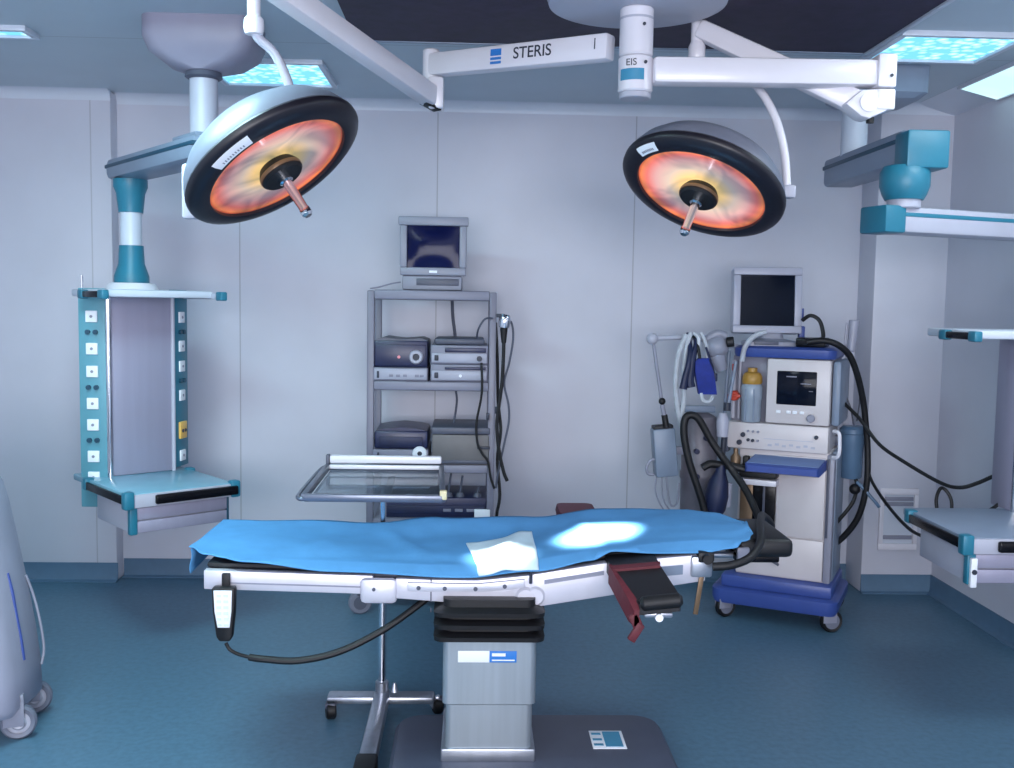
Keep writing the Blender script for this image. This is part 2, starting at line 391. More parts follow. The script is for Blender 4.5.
# glowing strip added for the ceiling light reflected in the sloped coving
t = T('cove_reflection', 'long glowing strip standing in for reflected light on the sloped ceiling edge along the right wall', 'reflection strip', (2.5, 4.0, CZ-.04))
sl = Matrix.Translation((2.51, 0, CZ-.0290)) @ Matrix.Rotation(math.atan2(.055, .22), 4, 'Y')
t.part('glow_strip', MB().box(-.098, .098, 2.4, 5.02, -.010, .002, .003, M=sl), M_COVE)
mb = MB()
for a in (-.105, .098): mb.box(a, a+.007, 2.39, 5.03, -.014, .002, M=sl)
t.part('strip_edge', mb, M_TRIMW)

# ------------------------------------------------------------------ surgical lamps
CX, CY = .578, 3.70
t = T('ceiling_mount', 'round pale ceiling canopy with white centre column holding both surgical lamps', 'ceiling mount', (CX, CY, CZ-.012))
t.part('canopy', MB().lathe([(0, CZ-.05), (.10, CZ-.05), (.27, CZ-.046), (.32, CZ-.034), (.328, CZ-.012), (0, CZ-.012)], Matrix.Translation((CX, CY, 0)), 56), M_LGREY)
t.part('upper_column', MB().cyl((CX, CY, 2.50), (CX, CY, CZ-.048), .061, n=32, bev=.006), M_WHITE)
lc = t.part('lower_column', MB().cyl((CX, CY, 2.372), (CX, CY, 2.498), .063, n=32, bev=.006), M_WHITE)
t.part('end_cap', MB().cyl((CX, CY, 2.350), (CX, CY, 2.372), .058, n=32, bev=.004), M_LGREY, lc)
def wrap(x0, x1, z0, z1, R, cx, cy, n=10):
    """a label bent round a column: strip of cylinder surface facing the camera, spanning x0..x1"""
    a0, a1 = math.asin((x0-cx)/R), math.asin((x1-cx)/R)
    mb = MB()
    for r_ in (R,):
        mb.lathe([(R-.004, z0), (R, z0), (R, z1), (R-.004, z1)], Matrix.Translation((cx, cy, 0)), n, -PI/2+a0, -PI/2+a1)
    return mb
t.part('blue_label', wrap(.520, .600, 2.408, 2.448, .0640, CX, CY), M_CYANB, lc, label='blue square label on the column')
ring = t.part('joint_ring', MB().cyl((CX, CY, 2.628), (CX, CY, 2.636), .0622, n=32), M_LGREY)
M = frame_to((.548, CY-.0575, 2.474), (1, .5, 0), (-.45, -.89, 0))
letters(t, 'lettering', 'EIS', .034, frame_to((.553, CY-.0595, 2.468), (1, -.40, 0), (-.40, -1, 0)), M_INK, lc)
t.part('screw', MB().cyl((CX+.018, CY-.064, 2.603), (CX+.018, CY-.055, 2.603), .006, n=10).cyl((CX+.026, CY-.066, 2.470), (CX+.026, CY-.05, 2.470), .006, n=10), M_INK)

def lamp_head(t, C, n, R, lens, seed, xref):
    C = V(C); n = V(n).normalized()
    M = frame_to(C, V(xref)-n*V(xref).dot(n), n)          # local z = where the lamp points
    k = R/.32
    dome = t.part('lamp_dome', MB().lathe([(.314*k, -.046*k), (.310*k, -.065*k), (.292*k, -.100*k), (.258*k, -.138*k), (.205*k, -.172*k), (.14*k, -.195*k), (.07*k, -.206*k), (0, -.208*k)], M, 56), M_DOME)
    rim = t.part('lamp_rim', MB().lathe([(.249*k, -.018*k), (.251*k, -.003*k), (.259*k, .0), (.292*k, -.005*k), (.314*k, -.017*k), (.320*k, -.026*k), (.320*k, -.040*k), (.314*k, -.048*k), (.29*k, -.048*k)], M, 56), M_RIM, dome)
    mb = MB().lathe([(.2505*k, -.014*k), (.22*k, -.016*k), (.12*k, -.019*k), (0, -.020*k)], None, 56)
    me_o = mb.link('lamp_glass', lens, dome, None)
    me_o.matrix_local = t.inv @ M
    hub = t.part('hub', MB().lathe([(.062*k, -.02*k), (.074*k, .0), (.074*k, .022*k), (.066*k, .03*k), (0, .03*k)], M, 32), M_BLACK, dome)
    t.part('hub_band', MB().lathe([(.0755*k, .004*k), (.0765*k, .008*k), (.0765*k, .014*k), (.0755*k, .018*k)], M, 32), M_BRASS, dome)
    t.part('handle', MB().lathe([(.024*k, .03*k), (.024*k, .045*k), (.017*k, .05*k), (.016*k, .155*k), (.019*k, .16*k), (.019*k, .178*k), (.012*k, .186*k), (0, .186*k)], M, 20), M_CHROME, dome)
    return M, dome, k

# -- lamp carried by the lettered arm
N1 = V((.556, -.215, -.806)); N1.normalize(); C1 = V((-.632, 3.30, 2.016))
t = T('surgical_lamp', 'surgical lamp hung from the lettered arm, grey dome showing, face tilted to its right', 'surgical lamp', (C1.x, C1.y, C1.z), group='surgical lamps')
E1 = V((-.19, 4.30, 0))
arm = t.part('swing_arm', MB().beam((.50, 3.79, 2.556), (E1.x, E1.y, 2.590), .07, .098, .07, .094, .014), M_WHITE)
d = (V((E1.x, E1.y, 2.590))-V((.50, 3.79, 2.556))).normalized()
nf = V((d.y, -d.x, 0)).normalized()
if nf.y > 0: nf = -nf
def on_arm(s, dz, off=.0352):
    p = V((.50, 3.79, 2.556)).lerp(V((E1.x, E1.y, 2.590)), s); return p+nf*off+V((0, 0, dz))
xd = -d if d.x < 0 else d
letters(t, 'lettering', 'STERIS', .062, frame_to(on_arm(.385, .004), xd, nf), M_INK, arm, bold=.0006)
Mq = frame_to(on_arm(.585, .0), xd, nf)
t.part('emblem', MB().box(-.026, .026, .004, .030, -.001, .001, M=Mq).box(-.026, .026, -.012, -.002, -.001, .001, M=Mq).box(-.026, .026, -.028, -.018, -.001, .001, M=Mq), M_LBLUE, arm, label='blue square emblem on the arm')
t.part('arm_mark', MB().box(-.002, .002, -.02, .02, -.001, .001, M=frame_to(on_arm(.06, .01), xd, nf)), M_INK, arm)
el = t.part('elbow', MB().cyl((E1.x, E1.y, 2.42), (E1.x, E1.y, 2.655), .036, n=24, bev=.006), M_WHITE)
t.part('elbow_block', MB().box(-.20, -.135, 4.24, 4.35, 2.405, 2.535, .012), M_WHITE, el)
S0, S1 = V((-.19, 4.26, 2.455)), V((-.742, 3.30, 2.655))
sp = t.part('spring_arm', MB().beam(S0, S1, .075, .085, .075, .082, .014), M_WHITE)
t.part('arm_cap', MB().beam(S0+V((.03, .02, -.052)), S0+V((-.03, -.03, -.03)), .05, .01, bev=.002), M_BLACK, sp)
t.part('arm_joint', MB().cyl((S1.x+.02, S1.y-.05, S1.z-.01), (S1.x+.02, S1.y+.05, S1.z-.01), .055, n=24, bev=.008), M_WHITE, sp)
st = t.part('hanging_stub', MB().cyl((-.712, 3.30, 2.66), (-.712, 3.30, 2.475), .021, n=20, bev=.004).lathe([(.021, 0), (.031, -.012), (.033, -.04), (.028, -.058), (0, -.06)], Matrix.Translation((-.712, 3.30, 2.502)), 20), M_WHITE)
maj1 = V((-.81, .05, -.55)); maj1 = (maj1-N1*maj1.dot(N1)).normalized()
lens1 = lens_mat('lit_reflector', .252*.312/.32, .86, 2.3)
M1, dome1, k1 = lamp_head(t, C1, N1, .312, lens1, 0, (1, 0, 0))
P_ = C1+maj1*.300-N1*.075
t.part('yoke', MB().tube([(-.712, 3.30, 2.46), (-.700, 3.31, 2.435), (-.655, 3.33, 2.395), (-.622, 3.35, 2.330), (-.605, 3.37, 2.265), (-.602, 3.39, 2.20), C1-N1*.17+V((.03, .0, 0))], .0155, n=12), M_LGREY)
t.part('pivot_block', MB().box(-.03, .03, -.015, .02, -.10, .08, .012, M=Matrix.Translation(P_+V((-.01, .02, .055)))), M_LGREY)
# rim label : white strip following the rim on the far side
def rim_label(t, M, k, dome, ang, half, mark=True):
    t.part('rim_label', MB().lathe([(.2690*k, .0012*k), (.2930*k, -.0042*k), (.3050*k, -.0108*k)], M, 12, ang-half, ang+half), M_PAPER, dome)
    p0 = []
    mb = MB()
    for i in range(9):
        a = ang-half*.6+half*1.2*i/8
        mb.lathe([(.2780*k, -.0005*k), (.2870*k, -.0026*k)], M, 1, a-.008, a+.008)
    bmesh.ops.translate(mb.bm, verts=mb.bm.verts[:], vec=(M.to_3x3() @ V((0, 0, .0012))))
    t.part('label_print', mb, M_MGREY, dome)
rim_label(t, M1, k1, dome1, math.radians(112), .25)

# -- lamp carried by the plain horizontal arm
N2 = V((-.381, -.347, -.857)); N2.normalize(); C2 = V((.838, 3.75, 2.020))
t = T('surgical_lamp', 'surgical lamp hung from the plain arm above the anaesthesia machine side of the table', 'surgical lamp', (C2.x, C2.y, C2.z), group='surgical lamps')
t.part('swing_arm', MB().beam((.635, 3.68, 2.446), (1.49, 3.70, 2.460), .085, .094, .085, .094, .014), M_WHITE)
el = t.part('elbow', MB().box(1.452, 1.522, 3.645, 3.755, 2.404, 2.525, .010).box(1.455, 1.522, 3.65, 3.75, 2.325, 2.400, .008), M_WHITE)
t.part('elbow_joint', MB().prism([(1.46, 2.400), (1.522, 2.400), (1.522, 2.335), (1.43, 2.292), (1.40, 2.300), (1.34, 2.345), (1.40, 2.395)], 3.655, 3.745, 'y', .008), M_WHITE, el)
t.part('screw', MB().cyl((1.500, 3.640, 2.445), (1.500, 3.655, 2.445), .006, n=10), M_INK, el)
t.part('joint_disc', MB().cyl((1.425, 3.648, 2.350), (1.425, 3.66, 2.350), .034, n=24), M_WHITE, el)
t.part('lock_screw', MB().cyl((1.450, 3.70, 2.284), (1.450, 3.70, 2.304), .014, n=14), M_BLACK, el)
S0, S1 = V((1.43, 3.71, 2.345)), V((.855, 3.93, 2.668))
sp = t.part('spring_arm', MB().beam(S0, S1, .08, .088, .075, .072, .014), M_WHITE)
st = t.part('hanging_stub', MB().cyl((.850, 3.93, 2.70), (.850, 3.93, 2.505), .024, n=20, bev=.004).lathe([(.024, .0), (.033, -.02), (.033, -.06), (.026, -.08)], Matrix.Translation((.850, 3.93, 2.62)), 20), M_WHITE)
lens2 = lens_mat('lit_reflector_warm', .252*.314/.32, 1.0, 5.1)
M2, dome2, k2 = lamp_head(t, C2, N2, .314, lens2, 0, (1, 0, 0))
P2 = V((1.222, 3.77, 2.06))
t.part('yoke', MB().tube([(.850, 3.93, 2.52), (.88, 3.925, 2.505), (.95, 3.91, 2.505), (1.02, 3.88, 2.485), (1.075, 3.84, 2.425), (1.125, 3.80, 2.32), (1.160, 3.78, 2.19), (1.172, 3.77, 2.06)], .0155, n=12), M_WHITE)
t.part('pivot_block', MB().box(1.152, 1.200, 3.74, 3.80, 2.012, 2.060, .008), M_LGREY)
ax2 = (C2+V((.30, .0, -.02))-N2*.075)
t.part('pivot_pin', MB().cyl((1.165, 3.77, 2.035), tuple(ax2), .014, n=12), M_LGREY)
rim_label(t, M2, k2, dome2, math.radians(148), .17)

# ------------------------------------------------------------------ ceiling pendants
def console(t, c, rz, wing, body_x, half_w, sockets=True, front_w=.335, back=.46, top_x0=None):
    """hanging console in its own frame: x along the shelf front, y away from the user"""
    Mc = Matrix.Translation((c[0], c[1], 0)) @ Matrix.Rotation(rz, 4, 'Z')
    def W(mb): bmesh.ops.transform(mb.bm, matrix=Mc, verts=mb.bm.verts[:]); return mb
    hw = half_w; zs = .75
    # service column: flat face with angled wings
    f0, f1, yf = body_x-front_w/2, body_x+front_w/2, .27
    cw, sw = .13*math.cos(wing), .13*math.sin(wing)
    pts = [(f0, yf), (f1, yf), (f1+cw, yf+sw), (f1+cw-.03, yf+sw+.06), (f0-cw+.03, yf+sw+.06), (f0-cw, yf+sw)]
    z0, z1 = (.60, 1.645) if sockets else (.72, 1.52)
    body = t.part('service_column', W(MB().prism([(f0, yf), (f1, yf), (f1, yf+.17), (f0, yf+.17)], zs, z1-.03, 'z', .006)), M_BODY)
    t.part('column_edge', W(MB().cyl((f0+.012, yf-.004, zs), (f0+.012, yf-.004, z1-.03), .014, n=14)), M_CHROME, body)
    t.part('column_edge', W(MB().cyl((f1-.010, yf-.002, zs), (f1-.010, yf-.002, z1-.03), .010, n=14)), M_LGREY, body)
    if sockets:
        for side in (-1, 1):
            fx = f0 if side < 0 else f1
            ang = wing*side
            Mw = Mc @ Matrix.Translation((fx, yf, 0)) @ Matrix.Rotation(ang, 4, 'Z')
            def WW(mb): bmesh.ops.transform(mb.bm, matrix=Mw, verts=mb.bm.verts[:]); return mb
            x0, x1 = (-.125, 0) if side < 0 else (0, .14)
            zb = .605 if side < 0 else zs+.01
            pn = t.part('socket_panel', WW(MB().box(x0, x1, 0, .03, zb, 1.64, .004)), M_TEALL if side < 0 else M_TEAL)
            xm = (x0+x1)/2
            zz = [1.508, 1.357, 1.250, 1.099, .998, .848, .748] if side < 0 else [1.505, 1.362, 1.262, 1.117, .815]
            for z in zz:
                so = t.part('socket', WW(MB().box(xm-.027, xm+.027, -.008, .002, z-.027, z+.027, .003)), M_PAPER, pn)
            mb = MB()
            for z in zz: mb.cyl((xm, -.0105, z), (xm, -.006, z), .007, n=8)
            t.part('socket_pin', WW(mb), M_MGREY, pn)
            for z in ([1.435, 1.175, .925] if side < 0 else [1.432, 1.190]):
                t.part('earth_stud', WW(MB().cyl((xm-.018, -.012, z), (xm-.018, 0, z), .0115, n=12).cyl((xm+.018, -.012, z), (xm+.018, 0, z), .0115, n=12)), M_TEALD, pn)
            if side > 0:
                so = t.part('amber_socket', WW(MB().box(xm-.035, xm+.035, -.012, .002, .900, .985, .004)), M_YSOCK, pn, label='amber socket plate')
                t.part('amber_socket_hole', WW(MB().cyl((xm-.014, -.015, .94), (xm-.014, -.008, .94), .009, n=10).cyl((xm+.014, -.015, .94), (xm+.014, -.008, .94), .009, n=10)), M_INK, pn)
    # top shelf plate with end rails
    zt = 1.60 if sockets else 1.49
    zt2 = zt+.035
    tx = -hw if top_x0 is None else top_x0
    top = t.part('top_plate', W(MB().box(tx+.02, hw, .02, .46, zt, zt2, .010)), M_TRIMW)
    t.part('plate_rail', W(MB().box(tx-.012, tx+.012, .00, .22, zt-.003, zt+.026, .006)), M_BLACKG, top)
    t.part('plate_rail', W(MB().box(hw-.012, hw+.012, -.06, .40, zt-.003, zt+.026, .006)), M_LGREY, top)
    for x, y in ((tx-.014, -.03), (tx-.014, .22), (hw-.016, -.09), (hw-.016, .38)):
        t.part('corner_block', W(MB().box(x, x+.034, y, y+.06, zt-.010, zt+.032, .007)), M_TEAL, top)
    # shelf with drawer
    sh = t.part('shelf', W(MB().box(-hw+.015, hw-.015, -.215, back, zs-.03, zs, .006)), M_GLASSY if sockets else M_PEND)  # right shelf gets a darker colour to paint in its dimmer light
    t.part('shelf_edge', W(MB().box(-hw+.03, hw-.03, -.228, -.213, zs-.062, zs-.004, .004)), M_LGREY, sh)
    t.part('front_rail', W(MB().box(-hw+.13, hw-.01, -.25, -.226, zs-.052, zs-.010, .008)), M_BLACKG, sh)
    for x in (-hw-.004, hw-.008):
        t.part('side_rail', W(MB().box(x, x+.014, -.19, .24, zs-.045, zs-.008, .005)), M_BLACKG if x < 0 else M_TEALD, sh)
    for x in (-hw-.006, hw-.040):
        t.part('corner_block', W(MB().box(x, x+.046, -.238, -.192, zs-.066, zs+.012, .009)), M_TEAL, sh)
        t.part('corner_block', W(MB().box(x, x+.046, .24, .285, zs-.05, zs+.008, .009)), M_TEAL, sh)
    dr = t.part('drawer_box', W(MB().box(-hw+.04, hw-.04, -.19, .22, zs-.180, zs-.032, .006)), M_LGREY)
    t.part('drawer_front', W(MB().box(-hw+.055, hw-.05, -.208, -.19, zs-.120, zs-.066, .004)), M_BODY, dr)
    t.part('drawer_front', W(MB().box(-hw+.055, hw-.05, -.208, -.19, zs-.178, zs-.125, .004)), M_BODY, dr)
    t.part('corner_post', W(MB().box(-hw+.026, -hw+.06, -.214, -.18, zs-.183, zs-.064, .006)), M_TEAL, dr)
    t.part('corner_post', W(MB().box(hw-.052, hw-.04, -.21, -.18, zs-.180, zs-.064, .004)), M_TEALD, dr)
    return Mc, W

t = T('ceiling_pendant', 'ceiling pendant with teal socket strips, shelf and drawer hanging beside the back wall', 'ceiling pendant', (-1.115, 4.20, CZ), group='ceiling pendants')
# flared ceiling box
mb = MB()
def rrect(cx, cy, hx, hy, r, z, n=5):
    P = []
    for sx, sy, a in ((1, 1, 0), (-1, 1, 90), (-1, -1, 180), (1, -1, 270)):
        for i in range(n+1):
            q = math.radians(a+90*i/n); P.append((cx+sx*(hx-r)+r*math.cos(q), cy+sy*(hy-r)+r*math.sin(q), z))
    return P
def loft(rings, cap=True):
    mb = MB(); R = [[mb.bm.verts.new(p) for p in r] for r in rings]; n = len(R[0]); fs = []
    for A, B in zip(R, R[1:]):
        for i in range(n): fs.append(mb.bm.faces.new((A[i], A[(i+1) % n], B[(i+1) % n], B[i])))
    if cap: fs.append(mb.bm.faces.new(R[0])); fs.append(mb.bm.faces.new(R[-1][::-1]))
    bmesh.ops.recalc_face_normals(mb.bm, faces=fs); return mb
t.part('ceiling_box', loft([rrect(-1.115, 4.25, .222, .165, .06, CZ), rrect(-1.115, 4.25, .222, .165, .06, 2.640), rrect(-1.115, 4.25, .205, .15, .07, 2.592), rrect(-1.115, 4.25, .15, .13, .08, 2.550), rrect(-1.115, 4.22, .085, .085, .08, 2.52)]), M_PENDM)
t.part('ceiling_collar', MB().lathe([(.07, 2.525), (.075, 2.50), (.06, 2.49)], Matrix.Translation((-1.115, 4.22, 0))), M_DGREY)
t.part('support_column', MB().cyl((-1.115, 4.22, 2.19), (-1.115, 4.22, 2.51), .057, n=32), M_LGREY)
A0, A1 = V((-1.045, 4.12, 2.205)), V((-1.70, 4.95, 2.205))
arm = t.part('pendant_arm', MB().beam(A0, A1, .19, .10, .17, .10, .03), M_PEND)
t.part('arm_stripe', MB().beam(A0+V((0, 0, .012)), A1+V((.004, -.004, .012)), .196, .018, .176, .018, .004), M_TEALD, arm)
dirA = (A1-A0).normalized()
t.part('arm_cap', MB().beam(A0+dirA*.02+V((0, 0, .052)), A0+dirA*.26+V((0, 0, .052)), .15, .02, bev=.008), M_PEND, arm)
JX, JY = -1.632, 4.86
t.part('joint_sleeve', MB().lathe([(.078, 2.155), (.078, 2.12), (.066, 2.09), (.056, 2.0), (0, 2.0)], Matrix.Translation((JX, JY, 0)), 32), M_TEAL)
t.part('support_tube', MB().cyl((JX, JY, 1.83), (JX, JY, 2.01), .049, n=28), M_TRIMW)
t.part('base_sleeve', MB().lathe([(.056, 1.845), (.060, 1.76), (.072, 1.725), (.080, 1.70), (.080, 1.665), (0, 1.665)], Matrix.Translation((JX, JY, 0)), 32), M_TEAL)
t.part('base_flange', MB().lathe([(.10, 1.668), (.115, 1.655), (.125, 1.63), (0, 1.63)], Matrix.Translation((JX, JY, 0)), 32), M_WHITE)
console(t, (-1.427, 4.64), math.radians(40), math.radians(40), .012, .265)
t.part('hook_pin', MB().cyl((-1.845, 4.80, 1.63), (-1.845, 4.80, 1.70), .006, n=10), M_CHROME)

t = T('ceiling_pendant', 'ceiling pendant with long lower arm hanging by the right wall, cut by the photo edge', 'ceiling pendant', (1.80, 4.75, CZ), group='ceiling pendants')
t.part('ceiling_box', loft([rrect(1.90, 4.80, .19, .19, .04, CZ), rrect(1.90, 4.80, .185, .185, .04, 2.60), rrect(1.90, 4.80, .16, .16, .05, 2.575)]), M_PEND)
t.part('support_column', MB().cyl((1.80, 4.78, 2.30), (1.80, 4.78, 2.585), .060, n=32), M_TRIMW)
A0, A1 = V((1.80, 3.99, 2.245)), V((1.825, 5.03, 2.30))
arm = t.part('pendant_arm', MB().beam(V((1.80, 4.05, 2.26)), V((1.825, 5.03, 2.275)), .17, .135, .16, .135, .02), M_PEND)
t.part('arm_stripe', MB().beam(V((1.80, 4.05, 2.285)), V((1.825, 5.034, 2.30)), .176, .02, .166, .02, .004), M_TEALD, arm)
t.part('arm_end', MB().box(1.712, 1.884, 3.97, 4.10, 2.165, 2.315, .010), M_TEAL, label='teal end block of the arm')
t.part('joint_sleeve', MB().lathe([(.085, 2.18), (.098, 2.155), (.098, 2.10), (.086, 2.065), (.075, 2.045), (0, 2.045)], Matrix.Translation((1.745, 4.06, 0)), 36), M_TEAL)
t.part('joint_collar', MB().cyl((1.745, 4.06, 2.01), (1.745, 4.06, 2.05), .066, n=32, bev=.005), M_LGREY)
la = t.part('lower_arm', MB().beam((1.70, 4.08, 1.965), (2.46, 4.36, 1.965), .15, .105, bev=.014), M_LGREY)
t.part('arm_stripe', MB().beam((1.70, 4.08, 1.985), (2.46, 4.36, 1.985), .156, .018, bev=.004), M_TEAL, la)
t.part('arm_cap', MB().beam((1.615, 4.05, 1.965), (1.715, 4.085, 1.965), .155, .11, bev=.010), M_TEAL, la)
t.part('support_tube', MB().cyl((2.44, 4.33, 1.50), (2.44, 4.33, 1.93), .05, n=28), M_TRIMW)
console(t, (2.118, 3.865), 0, math.radians(90), .325, .265, sockets=False, front_w=.28, back=.34, top_x0=-.15)
t.part('key_plate', MB().box(1.888, 1.912, 3.636, 3.656, .560, .672, .003), M_PAPER)
t.part('key_hole', MB().cyl((1.900, 3.632, .620), (1.900, 3.640, .620), .010, n=12), M_INK)
# ------------------------------------------------------------------ operating table
t = T('operating_table', 'stainless operating table under blue drape with dark base plate on the floor', 'operating table', (.07, 3.33, 0))
def rail_z(x):     # height of the top line of the side rail / frame
    K = [(-.95, .722), (-.86, .721), (-.26, .706), (-.13, .702), (.03, .701), (.20, .719), (.46, .762), (.76, .790), (1.2, .80)]
    for (a, za), (b, zb) in zip(K, K[1:]):
        if x <= b: return za+(zb-za)*(x-a)/(b-a)
    return K[-1][1]
base = t.part('base_plate', loft([rrect(.22, 3.10, .475, .45, .09, 0.004), rrect(.22, 3.10, .475, .45, .09, .085), rrect(.22, 3.10, .46, .435, .085, .105), rrect(.22, 3.10, .43, .405, .08, .108)]), M_BASE)
lb = t.part('base_label', MB().box(.425, .540, 3.25, 3.39, .1075, .1105, .001), M_PAPER, base)
t.part('label_print', MB().box(.470, .53, 3.262, 3.38, .1100, .1116).box(.431, .463, 3.27, 3.285, .1100, .1116).box(.431, .463, 3.31, 3.325, .1100, .1116).box(.431, .463, 3.355, 3.37, .1100, .1116), M_CYANB, base)
col = t.part('column', loft([rrect(.069, 3.33, .142, .165, .02, .105), rrect(.069, 3.33, .142, .165, .02, .295), rrect(.069, 3.33, .152, .172, .02, .30), rrect(.069, 3.33, .152, .172, .02, .515)]), M_STEELF)
t.part('column_foot', MB().box(-.086, .222, 3.155, 3.50, .105, .150, .006), M_STEEL, col)
lb = t.part('column_label', MB().box(-.034, .068, 3.1555, 3.1585, .440, .478, .0008), M_PAPER, col)
t.part('label_blue_half', MB().box(.068, .156, 3.1555, 3.1585, .440, .478, .0008), M_LBLUE, col, label='blue half of the label')
M = frame_to((.112, 3.1552, .465), (1, 0, 0), (0, -1, 0))
t.part('label_print', MB().box(.076, .120, 3.1545, 3.157, .461, .471).box(.076, .150, 3.1545, 3.157, .446, .450), M_PAPER, col)
# bellows
bl = []
z = .505
for i in range(3):
    for hx, dz in ((.148, 0), (.178, .010), (.180, .024), (.150, .036)):
        bl.append(rrect(.066, 3.33, hx, hx+.02, .03, z+dz))
    z += .040
bl.append(rrect(.066, 3.33, .15, .17, .03, z+.02))
t.part('bellows', loft(bl), M_BLACK)
# deck frame: profile swept across the table
def deck(x0, x1, y0, y1, ztop, zbot, n=14, bev=0):
    xs = [x0+(x1-x0)*i/n for i in range(n+1)]
    pts = [(x, ztop(x)) for x in xs] + [(x, zbot(x)) for x in xs[::-1]]
    return MB().prism(pts, y0, y1, 'y', bev)
fr = t.part('deck_frame', deck(-.858, .79, 3.25, 3.72, lambda x: rail_z(x)-.004, lambda x: rail_z(x)-.055), M_DGREY)
# near side rail pieces
t.part('leg_section_rail', deck(-.862, -.315, 3.215, 3.25, lambda x: rail_z(x), lambda x: rail_z(x)-.062, 8, .003), M_RAIL)
t.part('rail_groove', deck(-.80, -.33, 3.2135, 3.217, lambda x: rail_z(x)-.036, lambda x: rail_z(x)-.041, 8), M_MGREY)
t.part('joint_plate', MB().box(-.355, -.235, 3.195, 3.225, .618, .702, .016), M_RAIL)
t.part('joint_bolt', MB().cyl((-.31, 3.19, .668), (-.31, 3.197, .668), .006, n=10), M_DGREY)
def cen_bot(x): return .628+(x+.145)*(-.075)
t.part('seat_section_rail', deck(-.24, .215, 3.2055, 3.2505, lambda x: rail_z(x)-.004, cen_bot, 12, .003), M_RAIL)
for x in (-.165, -.08, .02, .115): t.part('rail_bolt', MB().cyl((x, 3.186, rail_z(x)-.028), (x, 3.207, rail_z(x)-.028), .007, n=10), M_DGREY)
t.part('rail_gap', MB().box(-.127, -.123, 3.203, 3.206, .625, .70).box(-.127, -.123, 3.203, 3.206, .59, .605), M_DGREY)
t.part('accessory_rail', deck(-.20, .18, 3.19, 3.204, lambda x: rail_z(x)-.012, lambda x: rail_z(x)-.040, 8, .002), M_RAIL)
t.part('back_section_rail', deck(.20, .775, 3.205, 3.25, lambda x: rail_z(x)-.002, lambda x: .606+(x-.20)*.165, 12, .003), M_RAIL)
t.part('hinge_cover', MB().cyl((.185, 3.196, .640), (.185, 3.23, .640), .036, n=28, bev=.008).cyl((.215, 3.197, .645), (.215, 3.23, .645), .034, n=28, bev=.008), M_RAIL)
t.part('rail_slot', deck(.245, .44, 3.2025, 3.206, lambda x: rail_z(x)-.026, lambda x: rail_z(x)-.040, 6), M_MGREY)
t.part('rail_label', deck(.62, .70, 3.2025, 3.206, lambda x: rail_z(x)-.030, lambda x: rail_z(x)-.062, 3), M_SMOKE)
t.part('rail_end_block', MB().box(.725, .795, 3.19, 3.27, .715, .785, .008), M_STEEL)
t.part('rail_post', MB().cyl((.20, 3.197, .69), (.20, 3.197, .735), .005, n=8), M_INK)
t.part('far_rail', deck(-.862, .79, 3.72, 3.75, lambda x: rail_z(x), lambda x: rail_z(x)-.06, 14, .003), M_RAIL)
mat_t = lambda x: rail_z(x)+.020
t.part('mattress', deck(-.862, .86, 3.245, 3.725, mat_t, lambda x: rail_z(x)-.002, 16, .012), M_PAD)
# head rest
hd = t.part('head_rest', MB().box(.915, 1.110, 3.33, 3.68, .745, .812, .022, 3), M_PAD)
t.part('rest_lip', MB().box(.92, 1.07, 3.36, 3.65, .722, .746, .006), M_BLACKG, hd)
t.part('rest_tab', MB().box(.910, .952, 3.315, 3.332, .735, .785, .004), M_BEZEL, hd, label='pale tab at the side of the head rest')
t.part('rest_bar', MB().cyl((.70, 3.42, .735), (1.0, 3.42, .735), .012, n=12).cyl((.70, 3.58, .735), (1.0, 3.58, .735), .012, n=12), M_STEEL)
t.part('hanging_strip', MB().beam((.765, 3.20, .74), (.745, 3.20, .59), .016, .006, bev=.001, up=(0, 1, 0)), M_BRASS)
t.part('clamp', MB().box(.745, .80, 3.185, 3.24, .765, .80, .008).cyl((.772, 3.18, .782), (.772, 3.16, .782), .016, n=14), M_BLACK)
# arm boards
ab = t.part('arm_board', loft([[(x, y, z) for x, y, z in r] for r in (
    [(.447, 3.25, .730), (.607, 3.25, .745), (.607, 3.25, .790), (.447, 3.25, .775)],
    [(.452, 3.10, .722), (.603, 3.10, .735), (.603, 3.10, .782), (.452, 3.10, .768)],
    [(.492, 2.86, .692), (.622, 2.86, .705), (.622, 2.86, .748), (.492, 2.86, .736)],
    [(.498, 2.845, .698), (.616, 2.845, .710), (.616, 2.845, .742), (.498, 2.845, .730)])]), M_PAD, label='black padded arm board on the near side')
t.part('board_end_pad', MB().cyl((.500, 2.855, .728), (.625, 2.855, .742), .022, n=16, bev=.01), M_BLACK, ab)
t.part('red_strap', loft([[(.443, 3.12, .715), (.452, 3.12, .715), (.452, 3.12, .776), (.443, 3.12, .776)], [(.470, 2.87, .672), (.493, 2.87, .680), (.493, 2.87, .740), (.470, 2.87, .735)], [(.482, 2.84, .665), (.497, 2.84, .672), (.497, 2.84, .715), (.482, 2.84, .71)]]), M_RED, ab, label='red strap along the edge of the board')
t.part('red_band', loft([[(.447, 3.11, .765), (.605, 3.11, .780), (.605, 3.11, .790), (.447, 3.11, .775)], [(.450, 3.075, .763), (.600, 3.075, .778), (.600, 3.075, .787), (.450, 3.075, .772)]]), M_RED, ab, label='red strap across the board')
t.part('strap_end', MB().beam((.478, 2.85, .700), (.500, 2.85, .655), .03, .02, bev=.004, up=(0, 1, 0)).beam((.504, 2.846, .672), (.474, 2.846, .622), .024, .018, bev=.003, up=(0, 1, 0)), M_RED, ab, label='hanging end of the red strap')
t.part('board_bar', MB().box(.515, .60, 2.86, 3.15, .685, .70, .004), M_STEEL, ab)
t.part('board_knob', MB().cyl((.558, 2.85, .688), (.558, 2.88, .688), .012, n=12), M_PAPER, ab)
